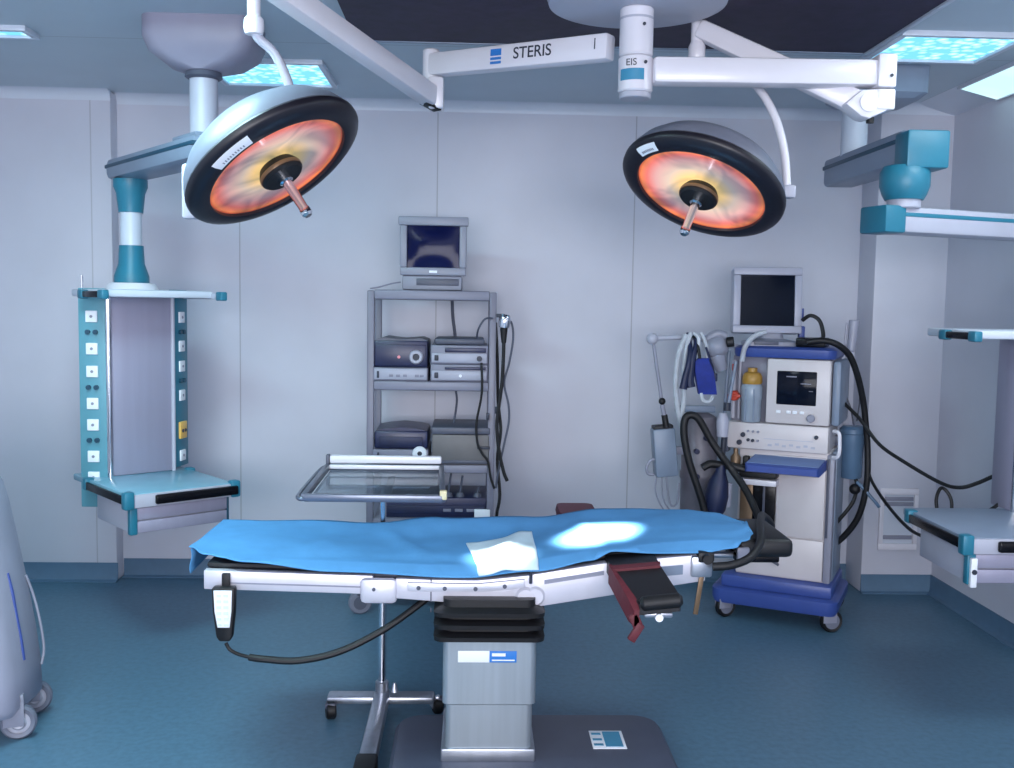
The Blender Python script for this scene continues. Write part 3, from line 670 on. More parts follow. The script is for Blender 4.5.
ab = t.part('arm_board', loft([rrect(.42, 3.90, .072, .11, .03, .752), rrect(.42, 3.90, .077, .115, .03, .772), rrect(.42, 3.90, .072, .11, .03, .795)]), M_MAROON, label='maroon arm board on the far side')
t.part('board_bar', MB().box(.39, .44, 3.72, 3.95, .738, .752, .003), M_STEEL, ab)

# blue drape
def lerpK(K, x):
    if x <= K[0][0]: return K[0][1]
    for (a, za), (b, zb) in zip(K, K[1:]):
        if x <= b:
            s = (x-a)/(b-a); s = s*s*(3-2*s); return za+(zb-za)*s
    return K[-1][1]
NEARY = [(-.93, 3.36), (-.86, 3.27), (-.72, 3.205), (-.4, 3.19), (.3, 3.185), (.44, 3.205), (.85, 3.195), (.92, 3.235), (.965, 3.33), (.985, 3.47)]
NEARZ = [(-.93, .757), (-.86, .756), (-.74, .748), (-.45, .722), (0, .706), (.21, .728), (.40, .762), (.47, .792), (.60, .788), (.76, .790), (.86, .806), (.985, .806)]
FARY = [(-.95, 3.77), (.6, 3.77), (.80, 3.75), (.92, 3.68), (.985, 3.52)]
FARZ = [(-.95, .757), (-.53, .762), (-.32, .752), (-.12, .772), (.23, .787), (.5, .812), (.69, .822), (.84, .822), (.94, .812), (.985, .806)]
def drape_pt(u, v):
    x = -.935+(.985+.935)*u
    y0, y1 = lerpK(NEARY, x), lerpK(FARY, x)
    y = y0+(y1-y0)*v
    zt = rail_z(x)+.036
    zn, zf = lerpK(NEARZ, x), lerpK(FARZ, x)
    s = min(1, v/.28); s = s*s*(3-2*s)
    z = zn*(1-s)+zt*s
    s2 = max(0, (v-.72)/.28); s2 = s2*s2*(3-2*s2)
    z = z*(1-s2)+zf*s2
    w = math.sin(x*9+v*3.1)*.004+math.sin(x*17.3-v*7.)*.0025+math.sin(v*9+x*4.)*.0025
    # creases
    for cx, sl, a in ((-.50, .10, .010), (-.22, -.25, .012), (.16, .12, .016), (.43, -.15, .012)):
        dd = x-(cx+sl*(v-.5)); w += a*math.exp(-(dd/.035)**2)*math.sin(PI*min(1, max(0, v*1.0)))
    edge = min(1, v*4+.25)
    return (x-.015*(1-v)*(1 if x < -.8 else 0), y, max(z+w*edge, rail_z(x)+.030 if 3.225 < y < 3.745 else 0)+.004)
rows = [[drape_pt(i/110, j/26) for i in range(111)] for j in range(27)]
o = MB().grid(rows).link('surgical_drape', M_DRAPE, None, None, None, 180)
md = o.modifiers.new('thick', 'SOLIDIFY'); md.thickness = .003; md.offset = 1
tag(o, 'blue surgical drape spread over the whole operating table', 'drape')
# hanging corner at the foot end
flap = [[(-.945+.02*a+.004*math.sin(6*b), 3.36+.40*a, .756-.085*b*(1-.35*a)) for a in [i/8 for i in range(9)]] for b in [j/6 for j in range(7)]]
f = MB().grid(flap).link('drape_corner', M_DRAPE, o, None, None, 180)
md = f.modifiers.new('thick', 'SOLIDIFY'); md.thickness = .003
# white sheet added for a lamp-bright drape fold near the joint
def cloth_pt(u, v):
    p0, p1, p2, p3 = V((.030, 3.19)), V((.225, 3.19)), V((.225, 3.60)), V((-.014, 3.49))
    q = p0*(1-u)*(1-v)+p1*u*(1-v)+p2*u*v+p3*(1-u)*v
    x = q.x; uu = (x+.935)/1.92
    y0, y1 = lerpK(NEARY, x), lerpK(FARY, x)
    p = drape_pt(uu, max(0.0, (q.y-y0)/(y1-y0)))
    bump = .012*math.exp(-((u-.42-.1*v)/.15)**2)*math.sin(PI*min(1, .25+.75*v))+.004
    return (p[0], p[1]-.004*(1-v), p[2]+bump)
o = MB().grid([[cloth_pt(i/24, j/20) for i in range(25)] for j in range(21)]).link('glare_sheet', M_GLARE, None, None, None, 180)
md = o.modifiers.new('thick', 'SOLIDIFY'); md.thickness = .004; md.offset = 1
tag(o, 'white sheet standing in for the lamp-bright fold of the blue drape', 'glare_sheet')

# hand control hanging on the rail
t = T('hand_control', 'hand control with white keypad in black frame hanging on the table rail by its cord', 'hand control', (-.787, 3.19, .49))
pr = [(-.826, .676), (-.752, .676), (-.754, .60), (-.762, .515), (-.769, .500), (-.803, .500), (-.812, .515), (-.823, .60)]
t.part('handset', MB().prism(pr, 3.168, 3.205, 'y', .006), M_BLACK)
t.part('keypad', MB().prism([(-.818, .669), (-.760, .669), (-.762, .60), (-.768, .548), (-.806, .548), (-.815, .60)], 3.164, 3.169, 'y', .001), M_PAPER)
for i in range(6):
    for j in range(2):
        t.part('key', MB().box(-.808+.022*j+.002*(i > 3), -.793+.022*j, 3.162, 3.165, .648-.019*i, .657-.019*i), M_KEY)
t.part('hook', MB().box(-.80, -.775, 3.195, 3.212, .66, .715, .003), M_BLACK)
cd = t.part('cord', MB().tube([(-.785, 3.187, .49), (-.772, 3.187, .468), (-.742, 3.18, .455), (-.70, 3.17, .448)], .006, n=8).tube([(-.705, 3.17, .449), (-.66, 3.16, .447), (-.55, 3.16, .442), (-.42, 3.17, .468), (-.29, 3.20, .525), (-.19, 3.24, .585), (-.12, 3.28, .632)], .0115, n=10), M_BLACK)

# ------------------------------------------------------------------ instrument stand beyond the table
t = T('instrument_stand', 'steel instrument stand with framed tray on a single pole behind the operating table', 'instrument stand', (-.335, 3.86, 0))
NLx, NRx, FLx, FRx = -.632, -.105, -.628, -.130
yn, yf, zn, zf = 3.76, 4.36, .852, .870
def tp(a, b, dz=0): # a across 0..1, b depth 0..1
    return (NLx+(FLx-NLx)*b+(NRx+(FRx-NRx)*b-NLx-(FLx-NLx)*b)*a, yn+(yf-yn)*b, zn+(zf-zn)*b+dz)
t.part('tray_floor', loft([[tp(.03, .04, -.012), tp(.97, .04, -.012), tp(.97, .96, -.012), tp(.03, .96, -.012)], [tp(.03, .04, -.008), tp(.97, .04, -.008), tp(.97, .96, -.008), tp(.03, .96, -.008)]]), M_GLASS)
rim = MB()
for a, b in (((0, 0), (1, 0)), ((1, 0), (1, 1)), ((1, 1), (0, 1)), ((0, 1), (0, 0))):
    rim.beam(tp(*a, .004), tp(*b, .004), .022, .030, bev=.006)
t.part('tray_rim', rim, M_FRAME)
bl_ = t.part('back_lip', MB().beam(tp(.02, 1, .040), tp(1, 1, .040), .03, .034, bev=.008), M_WHITE, label='white bar along the back of the tray')
t.part('lower_lip', MB().beam(tp(.02, .985, .008), tp(1, .985, .008), .03, .018, bev=.004), M_WHITE, bl_)
t.part('lip_end', MB().beam(tp(-.01, 1, .03), tp(.02, 1, .03), .04, .06, bev=.004), M_DGREY, bl_)
t.part('tray_handle', MB().tube([tp(-.02, 1, .0), tp(-.05, .9, .0), tp(-.055, .15, .0), tp(-.03, .0, 0), tp(0.02, -.0, 0)], .009, n=8), M_FRAME)
t.part('corner_clip', MB().box(tp(1, 0)[0]-.013, tp(1, 0)[0]+.015, yn-.010, yn+.02, zn+.0, zn+.036, .005), M_CLIP, label='pale yellow clip on the tray corner')
t.part('tray_support', MB().beam(tp(.1, .5, -.022), tp(.9, .5, -.022), .03, .014, bev=.003).beam(tp(.58, .15, -.022), tp(.58, .85, -.022), .03, .014, bev=.003), M_STEEL)
PX, PY = -.335, 3.80
t.part('pole', MB().cyl((PX, PY, .07), (PX, PY, .60), .0165, n=18).cyl((PX, PY, .55), (PX, PY, .862), .0125, n=18), M_CHROME)
t.part('pole_collar', MB().cyl((PX, PY, .70), (PX, PY, .755), .022, n=18, bev=.004).cyl((PX-.05, PY, .73), (PX-.015, PY, .73), .009, n=12), M_STEEL)
t.part('cross_foot', MB().beam((-.545, 3.80, .062), (-.13, 3.80, .062), .075, .030, bev=.010).beam((-.135, 3.80, .062), (-.112, 3.80, .028), .05, .03, bev=.008, up=(0, 1, 0)), M_STEEL)
t.part('long_foot', MB().beam((PX, 3.84, .062), (-.334, 3.24, .062), .06, .055, bev=.012), M_STEEL)
t.part('foot_cap', MB().box(-.372, -.298, 3.14, 3.26, .004, .092, .012), M_BLACK)
t.part('pole_socket', MB().cyl((PX, PY, .06), (PX, PY, .13), .026, n=18, bev=.004).cyl((PX+.05, PY-.01, .09), (PX+.05, PY-.01, .125), .015, .006, n=12), M_STEEL)
for x, y in ((-.525, 3.745), (-.118, 3.80)):
    c = t.part('caster', MB().cyl((x-.018, y-.006, .034), (x+.018, y+.004, .034), .033, n=20, bev=.006), M_BLACK)
    t.part('caster_fork', MB().box(x-.02, x+.02, y-.02, y+.02, .045, .065, .004), M_DGREY, c)

# ------------------------------------------------------------------ equipment trolley at the back wall
t = T('equipment_trolley', 'tall grey shelf trolley of endoscopy equipment at the back wall', 'trolley', (-.21, 5.28, 0))
X0, X1, Y0, Y1 = -.533, .118, 5.06, 5.50
for x in (X0, X1-.036):
    for y in (Y0, Y1-.036):
        t.part('post', MB().box(x, x+.036, y, y+.036, .115, 1.655, .005), M_TROLL)
for z0, z1 in ((1.610, 1.660), (1.152, 1.200), (.730, .775), (.455, .495), (.17, .215)):
    sh = t.part('shelf', MB().box(X0+.036, X1-.036, Y0+.004, Y1-.004, z0, z1, .005), M_TROLL)
    t.part('shelf_edge', MB().box(X0+.037, X1-.037, Y0-.003, Y0+.004, z0+.004, z1-.004, .002), M_DEVG, sh)
t.part('post_clip', MB().box(X1-.045, X1-.030, Y0-.02, Y0+.0, 1.01, 1.045, .003).box(X1+.0, X1+.02, Y0-.015, Y0+.02, 1.04, 1.075, .004), M_INK)
for x, y in ((-.56, 5.05), (.14, 5.05), (-.52, 5.46), (.10, 5.46)):
    c = t.part('caster', MB().lathe([(.018, -.018), (.052, -.018), (.060, -.010), (.060, .010), (.052, .018), (.018, .018)], Matrix.Translation((x, y, .060)) @ Matrix.Rotation(math.radians(12), 4, 'Z') @ Matrix.Rotation(PI/2, 4, 'X'), 28), M_WHEEL)
    t.part('caster_fork', MB().box(x-.012, x+.012, y-.028, y+.028, .10, .125, .004).cyl((x, y, .05), (x, y, .12), .012, n=12), M_DGREY, c)
    t.part('wheel_hub', MB().cyl((x+.004, y-.022, .060), (x-.004, y+.022, .060), .034, n=18), M_DGREY, c)

t = T('video_monitor', 'boxy grey tube monitor with dark blue screen on top of the equipment trolley', 'monitor', (-.205, 5.25, 1.66))
t.part('base', MB().box(-.362, -.060, 5.11, 5.42, 1.662, 1.735, .008), M_BEZEL2)
t.part('base_slot', MB().box(-.290, -.075, 5.105, 5.112, 1.685, 1.720, .002), M_DGREY)
cs = t.part('casing', loft([[(x, y, z) for x, z in ((-.372+i, 1.735+i), (-.04-i, 1.735+i), (-.04-i, 2.022-i), (-.372+i, 2.022-i))] for y, i in ((5.125, 0), (5.25, .01), (5.45, .06))]), M_BEZEL2)
mb = MB()
for b in ((-.382, -.030, 1.985, 2.030), (-.372, -.040, 1.735, 1.775), (-.374, -.338, 1.775, 1.985), (-.074, -.038, 1.775, 1.985)): mb.box(b[0], b[1], 5.09, 5.13, b[2], b[3], .006)
t.part('bezel', mb, M_BEZEL2)
scr = [[(-.338+.264*i/12, 5.118-.012*(1-((i-6)/6)**2)*(1-((j-5)/5)**2)-.003, 1.775+.21*j/10) for i in range(13)] for j in range(11)]
t.part('screen', MB().grid(scr), M_SCREEN, cs, angle=180)
t.part('monitor_badge', MB().box(-.225, -.185, 5.087, 5.092, 1.748, 1.760), M_PAPER, cs)

def device(name, label, cat, x0, x1, y0, y1, z0, z1, m, group=None, bev=.006):
    t = T(name, label, cat, ((x0+x1)/2, (y0+y1)/2, z0), group=group)
    t.part('case', MB().box(x0, x1, y0, y1, z0, z1, bev), m)
    return t
# second shelf, z 1.200
t = device('insufflator', 'slim pale grey box under the navy light source on the second trolley shelf', 'medical device', -.500, -.225, 5.06, 5.42, 1.201, 1.268, M_DEVG)
t.part('front_panel', MB().box(-.495, -.23, 5.054, 5.062, 1.208, 1.262, .003), M_BEZEL)
t.part('switch', MB().box(-.482, -.470, 5.050, 5.056, 1.215, 1.250, .002), M_INK)
for x in (-.42, -.385, -.35, -.29, -.265): t.part('button', MB().box(x, x+.02, 5.051, 5.056, 1.222, 1.234, .001), M_DEVG)
t = device('light_source', 'navy light source with round grey dial on the second trolley shelf', 'medical device', -.500, -.228, 5.07, 5.42, 1.269, 1.405, M_DEVD, bev=.008)
t.part('front_panel', MB().box(-.492, -.236, 5.062, 5.072, 1.277, 1.385, .004), M_DEVD)
t.part('dial', MB().lathe([(.017, .0), (.034, .0), (.036, .008), (.030, .016), (.018, .016), (.017, .008)], frame_to((-.285, 5.063, 1.323), (1, 0, 0), (0, -1, 0)), 28), M_BEZEL)
t.part('dial_socket', MB().cyl((-.285, 5.058, 1.323), (-.285, 5.066, 1.323), .017, n=20), M_INK)
t.part('lamp_dot', MB().cyl((-.372, 5.056, 1.322), (-.372, 5.064, 1.322), .008, n=12), M_PINK)
t.part('top_cover', loft([[(-.500, y, 1.404), (-.228, y, 1.404), (-.26, y, 1.418), (-.36, y, 1.409), (-.45, y, 1.420)] for y in (5.075, 5.41)]), M_DGREY)
for nm, z0, z1, tl, knob in (('video_processor', 1.201, 1.288, 'lower grey video processor of the stacked pair on the second trolley shelf', 0), ('video_processor', 1.289, 1.385, 'upper grey video processor of the stacked pair on the second trolley shelf', 1)):
    t = device(nm, tl, 'medical device', -.212, .078, 5.06, 5.44, z0, z1, M_DEVG, 'stacked video processors')
    t.part('front_panel', MB().box(-.206, .072, 5.052, 5.062, z0+.008, z0+.055, .003), M_BEZEL)
    t.part('slot_strip', MB().box(-.14, .068, 5.050, 5.062, z0+.061, z1-.012, .003), M_DEVD)
    t.part('switch', MB().box(-.192, -.172, 5.046, 5.054, z0+.018, z0+.046, .003), M_INK)
    if knob: t.part('knob', MB().cyl((.035, 5.042, z0+.03), (.035, 5.056, z0+.03), .014, n=16), M_INK)
    else: t.part('lamp_dot', MB().cyl((-.06, 5.046, z0+.03), (-.06, 5.054, z0+.03), .008, n=12), M_PAPER)
t = device('control_unit', 'dark slim unit lying on the stacked video processors', 'medical device', -.195, .060, 5.08, 5.40, 1.386, 1.420, M_DGREY, bev=.012)
# third shelf, z .775
t = device('pump_unit', 'slim pale unit with white round dial on the third trolley shelf', 'medical device', -.500, -.218, 5.06, 5.40, .776, .850, M_DEVG)
t.part('dial', MB().lathe([(.012, 0), (.036, 0), (.038, .01), (.032, .02), (.013, .02), (.012, .01)], frame_to((-.262, 5.060, .832), (1, 0, 0), (0, -1, 0)), 28), M_PAPER)
t.part('dial_socket', MB().cyl((-.262, 5.052, .832), (-.262, 5.062, .832), .012, n=16), M_INK)
t.part('switch', MB().box(-.478, -.468, 5.052, 5.062, .805, .835, .002), M_INK)
t = device('camera_unit', 'navy unit lying on the pale unit with the white dial', 'medical device', -.496, -.222, 5.07, 5.40, .851, .945, M_DEVD, bev=.014)
t.part('front_panel', MB().box(-.47, -.25, 5.062, 5.073, .866, .915, .003), M_NAVY)
t.part('top_cover', loft([[(-.49, y, .944), (-.228, y, .944), (-.27, y, .954), (-.36, y, .962), (-.44, y, .954)] for y in (5.08, 5.39)]), M_DEVD)
t = device('printer', 'beige grey printer with dark lid on the third trolley shelf', 'printer', -.200, .096, 5.06, 5.42, .776, .930, M_BEIGE)
t.part('lid', MB().box(-.205, .096, 5.055, 5.42, .931, .968, .008), M_DGREY)
t.part('tray_slot', MB().box(.03, .094, 5.050, 5.062, .858, .872, .002), M_INK)
t.part('lower_strip', MB().box(-.19, .09, 5.054, 5.062, .782, .800, .002), M_DGREY)
# fourth shelf, z .495
t = device('recorder', 'wide navy recorder on the lower trolley shelf, half hidden by the drape', 'recorder', -.45, .085, 5.08, 5.44, .496, .600, M_DEVD)
t.part('front_panel', MB().box(-.44, .075, 5.072, 5.082, .515, .56, .003), M_NAVY)
for x in (-.14, -.08, -.02): t.part('button', MB().box(x, x+.04, 5.068, 5.074, .53, .545, .001), M_DEVG)
o = MB().box(.02, .10, 5.055, 5.075, .50, .545, .003).link('white_card', M_PAPER); tag(o, 'small white card at the front of the lower trolley shelf', 'card')
for x, h, nm in ((-.115, .10, 'probe'), (-.055, .09, 'probe'), (.035, .035, 'plug')):
    o = MB().cyl((x, 5.12, .600), (x, 5.12, .622), .024, .018, n=14).cyl((x, 5.12, .62), (x+.012, 5.12, .62+h), .006, n=10).link(nm, M_DGREY)
    tag(o, {-.115: 'thin upright dark probe nearest the stand tray on the navy recorder', -.055: 'thin upright dark probe in the middle of the navy recorder', .035: 'short dark plug on the navy recorder by the trolley post'}[x], nm, 'probes on the recorder' if nm == 'probe' else None)

# endoscope and cables on the right post
t = T('endoscope', 'silver camera head and black cable hanging at the side of the trolley', 'endoscope', (.16, 5.05, 1.5))
t.part('camera_head', MB().lathe([(.012, 0), (.026, .004), (.030, .03), (.030, .055), (.022, .07), (0, .07)], frame_to((.155, 5.03, 1.475), (1, 0, 0), (.1, 0, 1)), 20), M_CHROME)
t.part('head_clip', MB().box(.116, .16, 5.03, 5.06, 1.530, 1.548, .004), M_INK)
t.part('cable_grip', MB().cyl((.156, 5.03, 1.40), (.155, 5.03, 1.478), .012, .020, n=16, bev=.004), M_BLACK)
t.part('camera_cable', MB().tube([(.156, 5.03, 1.41), (.155, 5.03, 1.32), (.150, 5.03, 1.2), (.135, 5.03, 1.07), (.128, 5.03, .98), (.14, 5.03, .86), (.165, 5.03, .75), (.185, 5.03, .70)], .009, n=8), M_BLACK)
t.part('loop_cable', MB().tube([(.165, 5.04, 1.53), (.195, 5.04, 1.50), (.203, 5.04, 1.42), (.185, 5.04, 1.30), (.162, 5.04, 1.2), (.185, 5.04, 1.09), (.188, 5.04, 1.0), (.165, 5.04, .88), (.138, 5.04, .74), (.128, 5.04, .66)], .0055, n=8), M_DGREY)
def cable(name, label, pts, r, m=M_BLACK):
    return tag(MB().tube(pts, r, n=8).link(name, m), label, name, 'loose cables' if name == 'cable' else None)
cable('cable', 'thin grey cable from the trolley post dropping to the video processors', [(.100, 5.045, 1.525), (.06, 5.04, 1.52), (.028, 5.05, 1.47), (.020, 5.10, 1.424)], .005, M_DGREY)
cable('cable', 'grey cable hanging from the top trolley shelf behind the video processors', [(-.115, 5.46, 1.612), (-.110, 5.46, 1.52), (-.095, 5.46, 1.40), (-.09, 5.46, 1.21)], .009, M_DGREY)
cable('cable', 'dark cable dropping over the front of the printer', [(.045, 5.036, 1.30), (.050, 5.03, 1.20), (.046, 5.03, 1.12), (.025, 5.03, 1.0), (.030, 5.03, .90), (.055, 5.03, .84), (.085, 5.03, .80), (.10, 5.03, .72), (.12, 5.03, .66)], .006, M_BLACK)
cable('cable', 'pair of dark cables hanging above the printer lid', [(-.09, 5.30, 1.153), (-.08, 5.28, 1.09), (-.086, 5.26, 1.02), (-.095, 5.24, .969)], .006, M_DGREY)
cable('cable', 'thick dark cable running down behind the trolley side post', [(.118, 5.22, 1.50), (.130, 5.20, 1.3), (.135, 5.16, 1.1), (.150, 5.10, .95), (.135, 5.10, .8), (.150, 5.08, .62), (.135, 5.08, .50), (.14, 5.12, .3)], .008, M_BLACK)
cable('cable', 'thin pale wire from the tube monitor to the trolley corner', [(-.372, 5.14, 1.70), (-.42, 5.12, 1.69), (-.48, 5.10, 1.672), (-.52, 5.08, 1.664)], .004, M_MGREY)

# ------------------------------------------------------------------ anaesthesia machine
AR = math.radians(-27)
t = T('anaesthesia_machine', 'white anaesthesia machine with blue wheeled base and dark screen', 'anaesthesia machine', (1.58, 4.95, 0), AR, local=True)
mb = loft([rrect(-.02, .165, .305, .245, .05, .085), rrect(-.02, .165, .315, .255, .06, .11), rrect(-.02, .165, .315, .255, .06, .155), rrect(-.02, .165, .30, .24, .05, .165)])
bs = t.part('wheeled_base', mb, M_BLUE)
t.part('base_step', MB().box(-.29, .262, -.055, .38, .163, .228, .014), M_BLUE, bs)
for x, y in ((-.265, -.035), (.262, -.035), (-.255, .37), (.225, .37)):
    a = math.radians(35 if x > 0 else 50)
    Mw = Matrix.Translation((x, y, .056)) @ Matrix.Rotation(a, 4, 'Z') @ Matrix.Rotation(PI/2, 4, 'X')
    c = t.part('caster', MB().lathe([(.036, -.014), (.050, -.018), (.056, -.010), (.056, .010), (.050, .018), (.036, .014)], Mw, 30), M_BLACK)
    t.part('wheel_disc', MB().lathe([(0, -.014), (.016, -.020), (.042, -.014), (.044, 0), (.042, .014), (.016, .020), (0, .014)], Mw, 26), M_WHEEL, c)
    t.part('caster_fork', MB().box(-.05, .02, -.022, -.018, -.006, .045, .001, M=Matrix.Translation((x, y, .056)) @ Matrix.Rotation(a, 4, 'Z')).box(-.05, .02, .018, .022, -.006, .045, .001, M=Matrix.Translation((x, y, .056)) @ Matrix.Rotation(a, 4, 'Z')).box(-.05, .02, -.022, .022, .036, .046, .003, M=Matrix.Translation((x, y, .056)) @ Matrix.Rotation(a, 4, 'Z')), M_MGREY, c)
cab = t.part('cabinet', MB().box(-.23, .222, .012, .36, .225, .885, .01), M_CREAM)
t.part('bottom_panel', MB().box(-.225, .205, -.004, .014, .235, .440, .005), M_CREAM, cab)
t.part('panel_latch', MB().beam((-.075, -.008, .335), (-.050, -.008, .330), .015, .02, bev=.003, up=(0, 1, 0)).beam((-.06, -.014, .325), (-.005, -.014, .298), .012, .014, bev=.003, up=(0, 1, 0)), M_DGREY, cab)
t.part('door', MB().box(-.034, .203, -.004, .014, .448, .86, .006), M_CREAM, cab)
t.part('bay_frame', MB().box(-.215, -.150, -.01, .014, .36, .70, .004).box(-.15, -.04, -.006, .014, .36, .50, .004), M_BRASS, cab, label='tan frame beside the dark bay')
t.part('bay_window', MB().box(-.150, -.038, -.006, .014, .505, .700, .003), M_BLACKG, cab)
t.part('bay_bar', MB().box(-.100, -.088, -.009, .010, .51, .695, .002), M_DGREY, cab)
t.part('bay_ledge', MB().box(-.215, -.022, -.085, .014, .708, .738, .005), M_WHITE, cab)
t.part('bay_shelf', MB().box(-.205, -.022, -.10, .014, .748, .778, .005), M_BLACK, cab)
t.part('brown_bottle', MB().lathe([(0, .778), (.026, .778), (.026, .84), (.012, .86), (.012, .885), (0, .885)], Matrix.Translation((-.235, -.05, 0)), 18), M_BRASS, cab)
t.part('black_fitting', MB().box(-.195, -.165, -.07, -.03, .778, .85, .006).box(-.21, -.15, -.065, -.02, .778, .805, .006), M_BLACK, cab)
# side frame and rail
t.part('side_post', MB().box(.205, .245, .0, .06, .225, .88, .012), M_MGREY)
t.part('side_panel', MB().box(.222, .250, .06, .36, .225, .89, .01), M_SMOKE)
t.part('post_slot', MB().box(.212, .222, -.006, .004, .46, .86, .002), M_DGREY)
# control panel
cp = t.part('control_panel', MB().box(-.292, .212, -.03, .34, .882, 1.018, .010), M_CREAM)
mb = MB()
for x, z, r in ((-.205, .955, .012), (-.222, .915, .013), (-.178, .930, .008), (-.155, .928, .008), (-.180, .975, .006), (-.155, .974, .006), (-.130, .974, .006), (-.13, .928, .006), (.155, .965, .010)):
    mb = MB().cyl((x, -.045, z), (x, -.028, z), r, n=14, bev=.002)
    t.part('knob', mb, M_INK if r > .007 else M_MGREY, cp)
mb = MB()
for i in range(7): mb.box(-.08+.035*i, -.06+.035*i, -.032, -.029, .905+.006*(i % 2), .916+.006*(i % 2))
t.part('gauge_print', mb, M_LGREY, cp)
t.part('print_line', MB().box(-.10, .14, -.0315, -.0295, .940, .943), M_LGREY, cp)
tr = t.part('work_tray', loft([[(-.150, .01, .80), (.205, .01, .80), (.205, .01, .852), (-.150, .01, .852)], [(-.165, -.15, .785), (.190, -.15, .785), (.190, -.15, .828), (-.165, -.15, .828)], [(-.155, -.162, .79), (.18, -.162, .79), (.18, -.162, .82), (-.155, -.162, .82)]]), M_BLUE)
t.part('tray_top', loft([[(-.145, .0, .8525), (.20, .0, .8525), (.185, -.145, .8300), (-.158, -.145, .8300)], [(-.145, .0, .8545), (.20, .0, .8545), (.185, -.145, .8320), (-.158, -.145, .8320)]]), M_BLUEL, tr)
# upper unit
up = t.part('upper_unit', MB().box(-.285, .215, .05, .36, 1.015, 1.355, .008), M_MGREY)
sp_ = t.part('screen_panel', MB().box(-.098, .212, -.03, .06, 1.022, 1.348, .010), M_CREAM)
t.part('screen', MB().box(-.046, .146, -.034, -.028, 1.120, 1.288, .004), M_SCREENG, sp_)
t.part('screen_trace', MB().box(.0, .05, -.0352, -.0335, 1.258, 1.264).box(.07, .12, -.0352, -.0335, 1.225, 1.23).box(.11, .13, -.0352, -.0335, 1.19, 1.193), M_DEVG, sp_)
for x in (-.045, .005, .035, .07):
    t.part('button', MB().box(x, x+.022, -.038, -.028, 1.075, 1.090, .003), M_PAPER, sp_)
t.part('control_knob', MB().cyl((.126, -.052, 1.058), (.126, -.028, 1.058), .020, n=20, bev=.004), M_MGREY, sp_)
t.part('side_cover', MB().box(.214, .258, .0, .36, 1.02, 1.345, .018), M_SMOKE)
t.part('side_handle', MB().tube([(.235, -.02, 1.00), (.262, -.045, .995), (.268, -.05, .95), (.268, -.05, .90), (.258, -.04, .875), (.235, -.02, .87)], .009, n=8), M_WHITE)
# vaporiser with amber cap, red valve
vp = t.part('vaporiser', MB().lathe([(0, 1.02), (.046, 1.02), (.050, 1.03), (.050, 1.13), (.054, 1.14), (.054, 1.20), (.045, 1.215), (0, 1.215)], Matrix.Translation((-.175, .0, 0)), 30), M_BOTTLE)
t.part('vaporiser_cap', MB().lathe([(0, 1.21), (.044, 1.21), (.050, 1.22), (.050, 1.25), (.040, 1.268), (.024, 1.275), (.024, 1.295), (0, 1.297)], Matrix.Translation((-.175, .0, 0)), 26), M_YELLOW, vp, label='amber cap')
t.part('vaporiser_stripe', MB().box(-.20, -.192, -.053, -.045, 1.03, 1.19).box(-.158, -.150, -.053, -.045, 1.03, 1.19), M_SMOKE, vp)
t.part('red_valve', MB().cyl((-.265, -.01, 1.148), (-.265, .06, 1.148), .026, n=18, bev=.005).box(-.30, -.23, -.012, .0, 1.14, 1.156, .004), M_REDD, label='red valve knob')
t.part('flow_tube', MB().cyl((-.275, .035, 1.03), (-.275, .035, 1.33), .012, n=12).cyl((-.245, .035, 1.03), (-.245, .035, 1.33), .008, n=12), M_LGREY)
t.part('red_mark', MB().box(-.284, -.262, .02, .03, 1.275, 1.31, .002), M_REDD)
t.part('valve_post', MB().box(-.305, -.278, -.03, .03, .86, 1.00, .006), M_DGREY)
# top
tp_ = t.part('top_cover', loft([rrect(-.02, .17, .245, .205, .05, 1.352), rrect(-.02, .17, .252, .212, .055, 1.37), rrect(-.02, .17, .252, .212, .055, 1.395), rrect(-.02, .17, .235, .195, .05, 1.408)]), M_BLUE)
t.part('top_unit', MB().box(.035, .175, -.02, .16, 1.408, 1.455, .008), M_BLACKG, label='black unit on the machine top')
# absorber and bag on the left of the machine (world coordinates)
W_ = dict(local=False)
ab = t.part('absorber', MB().lathe([(0, .52), (.085, .52), (.092, .535), (.092, .70), (.098, .71), (.098, .74), (.092, .75), (.092, 1.0), (.08, 1.03), (.045, 1.05), (0, 1.05)], Matrix.Translation((1.19, 5.14, 0)), 30), M_ABS, **W_)
for b in ((1.20, 1.36, 5.11, 5.17, .60, .64), (1.20, 1.36, 5.11, 5.17, .94, .98), (1.05, 1.26, 5.10, 5.13, 1.055, 1.09)): t.part('absorber_bracket', MB().box(*b, .006), M_SMOKE, ab, **W_)
for x, z in ((1.155, .86), (1.215, .80), (1.16, .73), (1.20, .93)): t.part('absorber_knob', MB().cyl((x, 5.035, z), (x, 5.06, z), .014, n=12), M_NAVY, ab, **W_)
bag = t.part('breathing_bag', MB().lathe([(0, .0), (.036, .012), (.056, .06), (.060, .13), (.048, .20), (.026, .25), (.022, .285), (0, .285)], frame_to((1.218, 4.93, .53), (1, 0, 0), (.14, 0, 1)), 24), M_NAVY, **W_)
t.part('bag_elbow', MB().tube([(1.16, 4.93, .795), (1.20, 4.93, .815), (1.25, 4.93, .81), (1.31, 4.93, .805), (1.37, 4.92, .79)], .020, n=10), M_BLACK, bag, **W_)
t.part('bag_tag', MB().cyl((1.292, 4.93, .60), (1.296, 4.93, .72), .018, n=12), M_BEZEL, bag, **W_)
